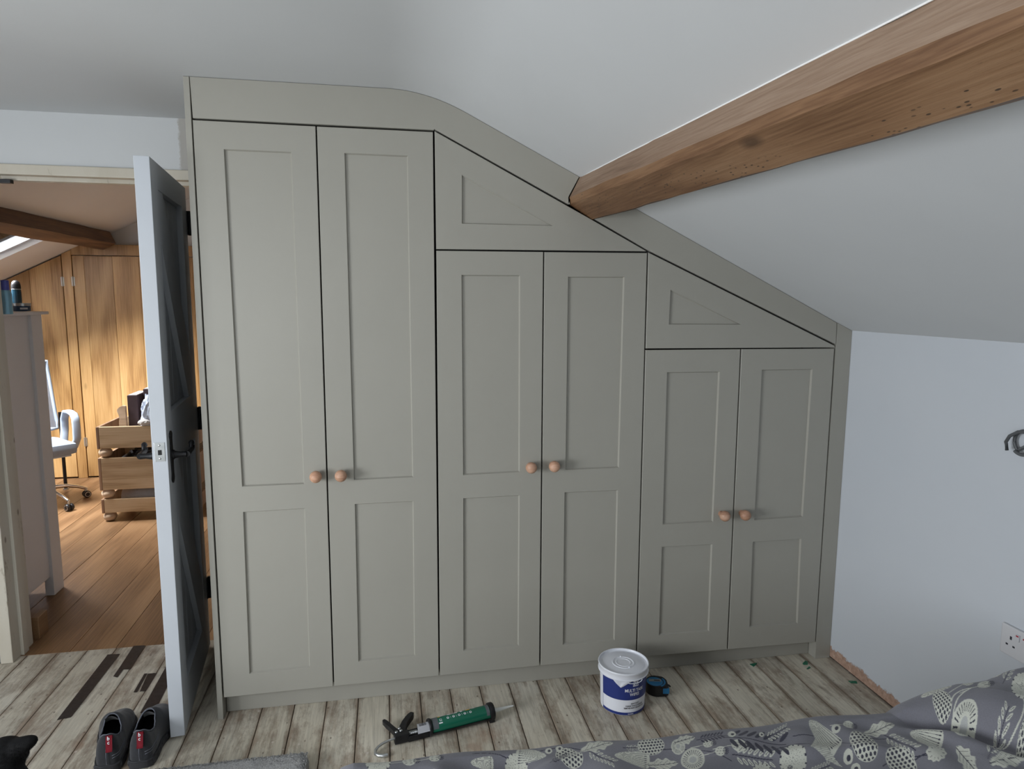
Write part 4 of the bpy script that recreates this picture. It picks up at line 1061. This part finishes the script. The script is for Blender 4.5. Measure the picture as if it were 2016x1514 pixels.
    def drop(c, r, a=0):
        i, u, v = loc(c, a, r*1.3); t_ = (r-u)/(2*r); w_ = r*.30*np.clip(t_, 0, 1)**.8; ins = (t_ > 0) & (t_ < 1) & (np.abs(v) < w_); put(i, ins, wh)
        put(i, ins & (np.sin(u*1700)*np.sin(v*1700+u*300) > .45), ink)
    F = dict(A=wheelA, B=wheelB, s=spots, f=fan, l=leafspray, b=bud, r=ring, L=leaf, c=scallop, d=drop)
    DK = lambda c, ln, a=0: leafspray(c, ln, a, True); F['k'] = DK
    S_ = 1.28e-3
    for (a, b) in (((1040, 1496), (1150, 1488)), ((1290, 1478), (1440, 1500)), ((1405, 1452), (1470, 1466)), ((1520, 1475), (1600, 1470)), ((1560, 1452), (1700, 1478)), ((1680, 1478), (1760, 1452)),
                   ((1795, 1500), (1860, 1488)), ((1745, 1510), (1850, 1492)), ((2000, 1420), (1960, 1470)), ((1830, 1440), (1790, 1432)), ((930, 1502), (1010, 1508)), ((1870, 1412), (1900, 1392)), ((1875, 1430), (1940, 1385))):
        line(at(*a, 2, .55)[:2], at(*b, 2, .55)[:2], .0010, ink if a[0] < 1865 else wh)
    MO = [('B', 1361, 1494, 24, 0), ('b', 1393, 1465, 9, 0), ('b', 1454, 1471, 13, 0), ('b', 1417, 1482, 9, 0), ('l', 1480, 1487, 40, 0), ('A', 1560, 1489, 27, 0), ('k', 1484, 1457, 62, -3), ('r', 1440, 1446, 8, 0),
          ('f', 1624, 1448, 40, -48), ('r', 1652, 1436, 9, 0), ('d', 1632, 1482, 36, -30), ('r', 1676, 1487, 10, -30), ('r', 1691, 1506, 10, -30), ('l', 1612, 1506, 26, 20), ('b', 1676, 1425, 9, 0), ('s', 1706, 1467, 34, -52),
          ('L', 1733, 1429, 31, 20), ('l', 1772, 1459, 36, -32), ('f', 1822, 1451, 34, -25), ('s', 1779, 1497, 34, -40), ('s', 1853, 1404, 22, -45), ('B', 1897, 1433, 24, 0), ('f', 1838, 1377, 28, 25), ('b', 1897, 1375, 9, 20),
          ('b', 1927, 1382, 11, 10), ('b', 1953, 1354, 13, 15), ('A', 2003, 1397, 24, 0), ('l', 1961, 1464, 36, 65), ('l', 1982, 1361, 30, 50), ('c', 1843, 1482, 19, 0), ('L', 1903, 1494, 32, -50), ('L', 1985, 1497, 38, 12),
          ('s', 2016, 1460, 24, 60), ('A', 744, 1513, 25, 0), ('b', 806, 1511, 12, 0), ('b', 856, 1507, 10, 0), ('f', 950, 1514, 22, 0), ('A', 1017, 1513, 22, 0), ('f', 1046, 1493, 30, 175), ('s', 1122, 1501, 29, -25),
          ('r', 1081, 1485, 7, 0), ('r', 1102, 1481, 7, 0), ('l', 1182, 1504, 30, -25), ('L', 1176, 1478, 35, 20), ('f', 1244, 1498, 33, 0), ('L', 1302, 1502, 30, 8), ('s', 1279, 1468, 26, 12), ('B', 1332, 1467, 14, 0),
          ('k', 1395, 1452, 26, 10), ('l', 1525, 1441, 26, 25), ('r', 1497, 1444, 5, 0), ('L', 1345, 1455, 22, 12), ('l', 1240, 1478, 14, 10), ('k', 1100, 1508, 20, 30), ('A', 1500, 1513, 20, 0), ('b', 1548, 1511, 9, 60), ('k', 1930, 1345, 26, 25)]
    for k, u, v, r_, a in MO:
        c = at(u, v, 2, .553); FR[0] = np.stack([at(u+8, v, 2, .553)[:2]-at(u-8, v, 2, .553)[:2], at(u, v-8, 2, .553)[:2]-at(u, v+8, 2, .553)[:2]], 1)/16/S_; F[k](c[:2], r_*S_, math.radians(a))
    FR[0] = np.array([[1., 0.], [0., 1.25]]); rr_ = random.Random(5)
    for gy in range(17):
        for gx in range(21):
            c = (-.22+gx*.095+rr_.uniform(-.015, .015), -1.10-gy*.085+rr_.uniform(-.015, .015))
            d = np.array([c[0], c[1], .553])-CAM; vv = 757-FPX*(d @ UU)/(d @ _f)
            if vv > 1549: F[rr_.choice('ABsfLclb')](c, rr_.uniform(.020, .032), rr_.uniform(0, 6))     # the print goes on over the rest of the bed
    for gx in range(17):
        F[rr_.choice('ABsfLclb')]((-.2+gx*.11, -1.0+rr_.uniform(-.0, .12)), rr_.uniform(.02, .035), rr_.uniform(0, 6))
    co = np.stack([X2.ravel(), Yg.ravel(), Zg.ravel()], 1)
    ii = np.arange(ny*nx).reshape(ny, nx); q = np.stack([ii[:-1, :-1], ii[:-1, 1:], ii[1:, 1:], ii[1:, :-1]], -1).reshape(-1, 4)
    me = bpy.data.meshes.new('duvet'); me.vertices.add(len(co)); me.vertices.foreach_set('co', co.ravel())
    me.loops.add(q.size); me.loops.foreach_set('vertex_index', q.ravel().astype(np.int32)); me.polygons.add(len(q))
    me.polygons.foreach_set('loop_start', np.arange(0, q.size, 4, dtype=np.int32)); me.polygons.foreach_set('loop_total', np.full(len(q), 4, dtype=np.int32))
    me.update(calc_edges=True); me.validate()
    ca = me.color_attributes.new('print', 'FLOAT_COLOR', 'POINT'); ca.data.foreach_set('color', np.concatenate([Cc, np.ones((len(Cc), 1))], 1).astype(np.float32).ravel())
    me.polygons.foreach_set('use_smooth', np.ones(len(q), dtype=bool)); me.materials.append(M['duvet'])
    o = bpy.data.objects.new('duvet', me); COL.objects.link(o)
    return tag(o, 'grey duvet printed with white seed heads and leaves, heaped towards the right wall', 'duvet')
duvet()
t = thing('bed', 'low bed under the patterned duvet, at the bottom of the room view', 'bed', (.73, -1.85, 0))
box('bed_base', M['bedbase'], -.92, .94, -.70, .72, .06, .28, t, .01); box('mattress', M['mattress'], -.93, .945, -.71, .74, .281, .49, t, .04)
for sx in (-1, 1):
    for sy in (-1, 1): bm = bmesh.new(); tube(bm, [(sx*.85, sy*.62, 0), (sx*.85, sy*.62, .061)], .025, 14); obj('leg', bm, M['black'], t)

# ------------------------------------------------------------------ black cat, bottom left
def cat():
    head = Vector(at(8, 1489, 2, .285)); H = head
    gz = 0.0; back = Vector((.10, -.02, 0))
    body_c = Vector((H.x+.022, H.y-.075, .15))
    bm = bmesh.new()
    def cap(a, b, ra_, rb_, n=7):
        a, b = Vector(a), Vector(b)
        for i in range(n+1): k = i/n; ell(bm, a.lerp(b, k), (ra_+(rb_-ra_)*k,)*3, None, 14)
    # haunches, ribcage, chest, neck
    ell(bm, (body_c.x, body_c.y-.06, .085), (.085, .095, .085)); ell(bm, (body_c.x, body_c.y-.01, .14), (.068, .075, .085))
    ell(bm, (body_c.x, body_c.y+.03, .19), (.056, .060, .070)); cap((body_c.x, body_c.y+.045, .215), (H.x, H.y-.02, H.z-.02), .052, .042)
    # head: skull, cheeks, muzzle
    ell(bm, H, (.054, .052, .048)); ell(bm, (H.x, H.y+.036, H.z-.014), (.030, .026, .022)); 
    for s in (-1, 1): ell(bm, (H.x+s*.024, H.y+.022, H.z-.012), (.024, .024, .022))
    # legs and paws
    for s in (-1, 1):
        cap((body_c.x+s*.035, body_c.y+.055, .15), (body_c.x+s*.032, body_c.y+.085, .035), .026, .018); ell(bm, (body_c.x+s*.032, body_c.y+.100, .018), (.020, .028, .016))
        ell(bm, (body_c.x+s*.070, body_c.y-.045, .065), (.040, .070, .060)); ell(bm, (body_c.x+s*.075, body_c.y+.035, .016), (.019, .040, .015))
    # tail curled round
    tp = [(body_c.x-.02, body_c.y-.14, .03), (body_c.x-.09, body_c.y-.15, .022), (body_c.x-.135, body_c.y-.10, .020), (body_c.x-.145, body_c.y-.03, .018)]
    for a, b in zip(tp, tp[1:]): cap(a, b, .019, .017, 5)
    # ears: broad low triangles, turned out sideways
    for s in (-1, 1):
        base = Vector((H.x+s*.034, H.y-.004, H.z+.022)); tip = Vector((H.x+s*.072, H.y+.002, H.z+.036))
        for i in range(9):
            k = i/8; c_ = base.lerp(tip, k); r_ = .018*(1-k)**.6+.014
            ell(bm, c_, (.010, r_*.95, r_*.80), Matrix.Rotation(-s*.35, 3, 'Y'), 12)
    bmesh.ops.recalc_face_normals(bm, faces=bm.faces)
    me = bpy.data.meshes.new('body'); bm.to_mesh(me); bm.free()
    tmp = bpy.data.objects.new('body', me); COL.objects.link(tmp)
    md = tmp.modifiers.new('r', 'REMESH'); md.mode = 'VOXEL'; md.voxel_size = .0045; md.use_smooth_shade = True
    m2 = tmp.modifiers.new('s', 'SMOOTH'); m2.factor = .6; m2.iterations = 6
    bpy.context.view_layer.update()
    me2 = bpy.data.meshes.new_from_object(tmp.evaluated_get(bpy.context.evaluated_depsgraph_get()))
    bpy.data.objects.remove(tmp)
    zmin = min(v.co.z for v in me2.vertices)
    t = thing('cat', 'black cat sitting at the bottom left corner, ear turned sideways', 'cat', (0, 0, 0))
    o = linkmesh('body', me2, M['fur'], t, smooth=True)
    bm = bmesh.new(); rs = random.Random(8); vs = me2.vertices; nv = len(vs)
    for _ in range(42000):
        v = vs[rs.randrange(nv)]
        nrm = v.normal; ear = abs(v.co.x-H.x) > .05 and v.co.z > H.z+.012
        if v.co.z < .03: continue
        flow = Vector((0, -.5, -.8)); l = rs.uniform(.002, .004) if ear else rs.uniform(.005, .011)
        d = (nrm*rs.uniform(.15, .5)+flow*.9+Vector((rs.uniform(-.3, .3), rs.uniform(-.3, .3), rs.uniform(-.3, .3)))).normalized()
        s_ = d.cross(nrm)
        if s_.length < .01: continue
        s_ = s_.normalized()*.0007
        bm.faces.new((bm.verts.new(v.co-nrm*.001-s_), bm.verts.new(v.co-nrm*.001+s_), bm.verts.new(v.co+d*l)))
    obj('fur', bm, M['fur'], t, kind='stuff')
    for s in (-1, 1):
        bm = bmesh.new(); ell(bm, (H.x+s*.021, H.y+.043, H.z+.006), (.010, .006, .009)); e = obj('eye', bm, M['eye'], t, smooth=True)
        bm = bmesh.new(); ell(bm, (H.x+s*.021, H.y+.0485, H.z+.006), (.0028, .002, .0075)); obj('pupil', bm, M['ink'], e, smooth=True)
    bm = bmesh.new(); ell(bm, (H.x, H.y+.0625, H.z-.008), (.006, .004, .004)); obj('nose', bm, M['ink'], t, smooth=True)
cat()

# ------------------------------------------------------------------ study furniture
# tall white dresser just inside the doorway
DF = -1.745
t = thing('chest_of_drawers', 'tall white chest just inside the study doorway, bottles on its top', 'chest', (0, 0, 0))
tz = 1.400
box('top', M['dresser'], -2.16, DF+.014, .80, 1.345, tz-.014, tz, t, .003)
box('side_panel', M['dresser'], -2.135, DF-.014, .83, 1.205, .095, tz-.015, t, .002)
box('corner_leg', M['dresser'], DF-.040, DF, 1.200, 1.300, 0, tz-.015, t, .002); box('corner_leg', M['dresser'], DF-.040, DF-.002, .815, .860, 0, tz-.015, t, .002)
box('back_panel', M['dresser'], -2.15, -2.137, .815, 1.30, 0, tz-.015, t, .002)
for i in range(5):
    z0 = .11+i*.256; d_ = box('drawer', M['dresser'], -2.13, DF-.045, 1.2055, 1.300, z0, z0+.248, t, .002)
    bm = bmesh.new(); lathe(bm, [(.004, 1.300), (.004, 1.312), (.012, 1.320), (.010, 1.327), (.001, 1.328)], 16, (-1.95, 0, z0+.124), 'Y'); obj('knob', bm, M['brass'], d_, smooth=True)
def zt_(p): return p
def bottle(name, label, px_, y, prof_, mat, parts=()):
    x, z = px_; t = thing(name, label, 'bottle', (x, y, z))
    bm = bmesh.new(); lathe(bm, prof_, 28); b = obj('bottle_body', bm, M[mat], t, smooth=True, angle=.8)
    for nm, pr_, m_ in parts: bm = bmesh.new(); lathe(bm, pr_, 28); obj(nm, bm, M[m_], t, smooth=True, angle=.8)
def on_top(u, v): p = at(u, v, 2, tz); return (p[0], p[1])
p = on_top(44, 613)
t = thing('hair_wax_tin', 'low round tin with a metal lid at the front of the white chest', 'tin', (p[0]-.01, p[1]+.02, tz+.0005))
bm = bmesh.new(); lathe(bm, [(.001, 0), (.036, 0), (.037, .002), (.037, .026), (.001, .026)], 30); b_ = obj('tin_body', bm, M['tinlabel'], t, smooth=True, angle=.8)
bm = bmesh.new(); lathe(bm, [(.038, .0262), (.038, .038), (.036, .039), (.001, .039)], 30); obj('lid', bm, M['tin'], t, smooth=True, angle=.8)
def near_dir(c): d = Vector((CAM[0]-c.x, CAM[1]-c.y, 0)).normalized(); return d, Vector((-d.y, d.x, 0))
d1, e1 = near_dir(t.location)
bm = bmesh.new(); pr = None
for i in range(9):
    ph = R_(-12+50*i/8); q = [bm.verts.new(d1*(.0374*math.cos(ph))+e1*(.0374*math.sin(ph))+Vector((0, 0, z_))) for z_ in (.009, .018)]
    if pr: bm.faces.new((pr[0], q[0], q[1], pr[1]))
    pr = q
obj('label', bm, M['print'], b_)
p = on_top(33, 606)
bottle('mouthwash_bottle', 'tall dark teal bottle with a black domed cap on the white chest', (p[0]-.035, tz+.0005), p[1]+.085, [(.001, 0), (.026, 0), (.027, .003), (.0265, .095), (.025, .115), (.001, .115)], 'teal',
       [('cap', [(.0255, .1155), (.026, .118), (.025, .142), (.021, .158), (.012, .167), (.001, .170)], 'black'), ('cap_band', [(.0262, .112), (.0268, .1125), (.0268, .1155), (.0262, .116)], 'tin')])
p = on_top(8, 619)
bottle('spray_can', 'pale blue aerosol can with a violet cap at the edge of the doorway', (p[0]+.002, tz+.0005), p[1]+.02, [(.001, 0), (.020, 0), (.021, .003), (.021, .085), (.016, .098), (.001, .1)], 'canblue',
       [('cap', [(.015, .0985), (.0155, .10), (.0145, .138), (.001, .140)], 'capblue')])

# swivel chair
ch = thing('swivel_chair', 'pale grey mesh swivel chair with a looped armrest and chrome base', 'chair', (-2.515, 2.80, 0), R_(-47))
bm = bmesh.new()
bx(bm, -.20, .175, -.205, .195, .365, .450, .036); seat = obj('seat', bm, M['chairfabric'], ch, smooth=True, angle=.9)
bm = bmesh.new(); bx(bm, -.17, .14, -.17, .16, .350, .366, .006); obj('seat_pan', bm, M['chairgrey'], seat)
bm = bmesh.new(); NB = 10; rw = []
def bk(v, u):
    w_ = .215-.03*v; return Vector((-.20-.03*v+.035*math.cos(u*1.3)-.035, u*w_, .50+.50*v))
for i in range(NB+1): rw.append([bm.verts.new(bk(i/NB, -1+2*j/12)) for j in range(13)])
for i in range(NB):
    for j in range(12): bm.faces.new((rw[i][j], rw[i][j+1], rw[i+1][j+1], rw[i+1][j]))
bmesh.ops.solidify(bm, geom=list(bm.faces), thickness=.006)
back = obj('backrest', bm, M['mesh'], ch, smooth=True, angle=.9)
bm = bmesh.new(); lp = [bk(v, -1) for v in np.linspace(0, 1, 9)]+[bk(1, u) for u in np.linspace(-.8, .8, 7)]+[bk(v, 1) for v in np.linspace(1, 0, 9)]+[bk(0, u) for u in np.linspace(.8, -.8, 7)]
lp.append(lp[0]); tube(bm, lp, .013, 10, cap=False); obj('back_frame', bm, M['chairgrey'], back, smooth=True)
bm = bmesh.new(); tube(bm, [(-.10, 0, .385), (-.22, 0, .39), (-.26, 0, .46), (-.27, 0, .62)], .016, 10); obj('back_support', bm, M['chairgrey'], ch, smooth=True)
for s in (-1, 1):
    bm = bmesh.new(); yy = s*.232
    pts = [(-.13, yy-.02*s, .40), (-.150, yy, .50), (-.140, yy, .58), (-.10, yy, .637), (-.03, yy, .640), (.03, yy, .628), (.055, yy, .60), (.06, yy, .53), (.055, yy, .45), (.04, yy-.02*s, .385)]
    rings = []
    sp_ = []
    for i in range(len(pts)-1):
        for k in range(3): sp_.append(Vector(pts[i]).lerp(Vector(pts[i+1]), k/3))
    sp_.append(Vector(pts[-1]))
    for i, p_ in enumerate(sp_):
        tdir = (sp_[min(i+1, len(sp_)-1)]-sp_[max(i-1, 0)]).normalized(); nn = tdir.cross(Vector((0, 1, 0))).normalized()
        rings.append([bm.verts.new(p_+nn*(.011*a)+Vector((0, .026*b, 0))) for a, b in ((1, .7), (1, -.7), (.5, -1), (-.5, -1), (-1, -.7), (-1, .7), (-.5, 1), (.5, 1))])
    for i in range(len(rings)-1):
        for k in range(8): bm.faces.new((rings[i][k], rings[i][(k+1) % 8], rings[i+1][(k+1) % 8], rings[i+1][k]))
    bm.faces.new(rings[0]); bm.faces.new(rings[-1][::-1]); obj('armrest', bm, M['chairgrey'], ch, smooth=True, angle=1.0)
bm = bmesh.new(); tube(bm, [(0, 0, .09), (0, 0, .352)], .024, 16); obj('gas_column', bm, M['black'], ch, smooth=True, angle=.9)
bm = bmesh.new(); lathe(bm, [(.035, .075), (.04, .08), (.04, .12), (.028, .13)], 20); base = obj('hub', bm, M['chrome'], ch, smooth=True, angle=.9)
_t = at(168, 1003, 2, .03); _a0 = math.atan2(_t[1]-2.80, _t[0]+2.515)+R_(47)
for k in range(5):
    a = _a0+R_(72*k); c, s_ = math.cos(a), math.sin(a)
    bm = bmesh.new(); rr2 = [(.03, .112), (.09, .120), (.16, .113), (.23, .092), (.275, .070)]
    tube(bm, [(c*r_, s_*r_, z_) for r_, z_ in rr2], .014, 12, ra=[.017, .015, .013, .012, .011]); lg = obj('base_leg', bm, M['chrome'], ch, smooth=True, angle=.9)
    bm = bmesh.new(); cx_, cy_ = c*.282, s_*.282
    for q in (-1, 1):
        rg_ = []
        for (r_, h_) in ((.002, -.010), (.022, -.010), (.0255, -.005), (.0255, .005), (.022, .010), (.002, .010)):
            rg_.append([bm.verts.new((cx_+(-s_)*(h_+q*.014)+c*r_*math.cos(b_*PI/10), cy_+c*(h_+q*.014)+s_*r_*math.cos(b_*PI/10), .026+r_*math.sin(b_*PI/10))) for b_ in range(20)])
        for i in range(5):
            for b_ in range(20): bm.faces.new((rg_[i][b_], rg_[i][(b_+1) % 20], rg_[i+1][(b_+1) % 20], rg_[i+1][b_]))
        bm.faces.new(rg_[0]); bm.faces.new(rg_[-1])
    cs_ = obj('caster', bm, M['blackplastic'], ch, smooth=True, angle=.8)
    bm = bmesh.new(); tube(bm, [(cx_, cy_, .045), (cx_, cy_, .072)], .008, 10)
    for q in (-1, 1):
        pv = None; o_ = .0245*q; first = None
        for b_ in range(21):
            an = b_*2*PI/20; pq = [bm.verts.new((cx_+(-s_)*o_+c*r_*math.cos(an), cy_+c*o_+s_*r_*math.cos(an), .026+r_*math.sin(an))) for r_ in (.014, .019)]
            if pv: bm.faces.new((pv[0], pq[0], pq[1], pv[1]))
            pv = pq
    obj('caster_ring', bm, M['tin'], cs_, smooth=True, angle=.8)
pp_ = at(130, 963, 2, 0)
t = thing('metal_post', 'slim black metal post standing behind the swivel chair', 'post', (pp_[0], pp_[1], 0))
bm = bmesh.new(); tube(bm, [(0, 0, 0.008), (0, 0, .60)], .012, 12); obj('pole', bm, M['black'], t, smooth=True, angle=.9)
bm = bmesh.new(); tube(bm, [(0, 0, 0), (0, 0, .009)], .020, 16); obj('foot', bm, M['tin'], t, smooth=True, angle=.9)

# three stacked pine crates on bun feet
def crate(label, z, h, x0=-1.955, y0=2.35, w_=.60, d_=.42, tilt=0.0):
    t = thing('pine_crate', label, 'crate', (x0, y0, z), tilt, 'pine crates stacked behind the door')
    f = .060
    box('front_board', M['pine'], .016, w_-.016, 0, .018, f, f+h, t, .004)
    box('end_board', M['pineend'], -.002, .0155, .0, d_, f-.002, f+h, t, .003); box('end_board', M['pineend'], w_-.0155, w_+.002, .0, d_, f-.002, f+h, t, .003)
    box('back_board', M['pine'], .016, w_-.016, d_-.018, d_, f, f+h, t, .004); box('bottom_board', M['pine'], .016, w_-.016, .0185, d_-.0185, f+.004, f+.014, t)
    for fx in (.035, w_-.035):
        for fy in (.035, d_-.035):
            bm = bmesh.new(); lathe(bm, [(.012, 0), (.028, .005), (.038, .018), (.041, .030), (.038, .042), (.026, .054), (.012, .0605)], 24, (fx, fy, 0)); obj('bun_foot', bm, M['pinefoot'], t, smooth=True)
    return t
crate('bottom pine crate of the stack, standing on the study floor', .0005, .092)
crate('middle pine crate of the stack, tallest, with a swirling grain', .155, .214, -1.957)
crate('top pine crate of the stack, holding dark boxes and a plastic bag', .4315, .143, -1.956)
# contents
zc_ = .4315+.0745
def bin_(name, label, x0, x1, y0, y1, z0, z1, mat, cat_, extra=None, rz=0):
    t = thing(name, label, cat_, ((x0+x1)/2, (y0+y1)/2, z0), rz); hx, hy = (x1-x0)/2, (y1-y0)/2
    o = box('cover', M[mat], -hx, hx, -hy, hy, 0, z1-z0, t, .002)
    box('page_block', M['paper'], -hx+.006, hx-.006, -hy+.006, hy-.004, z1-z0+.0002, z1-z0+.004, t); return t
bin_('box_file', 'dark brown box file standing upright in the top pine crate', -1.800, -1.737, 2.47, 2.68, zc_, .820, 'brownbox', 'file')
bin_('box_file', 'second dark brown box file, taller, behind the plastic bag', -1.733, -1.672, 2.57, 2.73, zc_, .848, 'brownbox', 'file')
t = thing('wooden_bookend', 'curved pine bookend at the left of the dark box files', 'bookend', (-1.806, 2.46, zc_))
bm = bmesh.new(); prism(bm, [(-.055, 0), (-.004, 0), (-.004, .245), (-.020, .250), (-.040, .243), (-.056, .228), (-.060, .212), (-.052, .196), (-.044, .178), (-.050, .150)], 0, .022)
bmesh.ops.bevel(bm, geom=list(bm.edges), offset=.003, segments=2, affect='EDGES'); obj('shaped_end', bm, M['pinefoot'], t, smooth=True, angle=.5)
box('foot_board', M['pinefoot'], -.058, -.004, .0, .09, 0, .006, t)
t = thing('plastic_bag', 'crumpled clear plastic bag in the top pine crate', 'bag', (-1.648, 2.455, zc_+.0))
def blob(name, r, mat, par, seed_, amp, zs=1.0, sub=4):
    bm = bmesh.new(); bmesh.ops.create_icosphere(bm, subdivisions=sub, radius=1.0); rs = random.Random(seed_)
    import mathutils.noise as mn
    for v in bm.verts:
        k = 1+amp*mn.noise(v.co*3.1+Vector((seed_, 0, 0)))+amp*.6*mn.noise(v.co*8+Vector((0, seed_, 0))); v.co = Vector((v.co.x*r[0], v.co.y*r[1], v.co.z*r[2]))*k
    zm = min(v.co.z for v in bm.verts)
    for v in bm.verts: v.co.z -= zm
    return obj(name, bm, M[mat], par)
blob('bag_body', (.070, .046, .150), 'bag', t, 3, .28)
t = thing('white_pouch', 'small cream pouch lying in front of the plastic bag', 'pouch', (-1.665, 2.372+.028, zc_+.093))
t.location = (-1.668, 2.362, .6355); blob('pouch_body', (.040, .018, .020), 'pinefoot', t, 7, .12, sub=3).data.materials[0] = M['paper']
t = thing('leather_bag', 'black leather bag bulging out of the middle pine crate', 'bag', (-1.70, 2.56, .155+.0755)); blob('bag_body', (.19, .10, .108), 'leather', t, 5, .16)
bm = bmesh.new(); tube(bm, [(-.05, -.13, .20), (-.03, -.155, .226), (.01, -.158, .232), (.06, -.155, .225), (.09, -.13, .205)], .010, 10); obj('strap', bm, M['leather'], t, smooth=True)
t = thing('paper_roll', 'white roll lying in the bottom pine crate', 'roll', (-1.74, 2.52, -.0+.0752+.060)); bm = bmesh.new(); lathe(bm, [(.010, -.14), (.046, -.14), (.048, -.135), (.048, .135), (.046, .14), (.010, .14)], 28, (0, 0, -.008), 'X'); obj('roll_body', bm, M['paper'], t, smooth=True, angle=.7)

t = tag(box('door_catch', M['black'], -1.53, -1.487, .575, .60, DZ-.026, DZ-.012, bev=.001), 'small black metal catch under the door head at the left', 'catch')
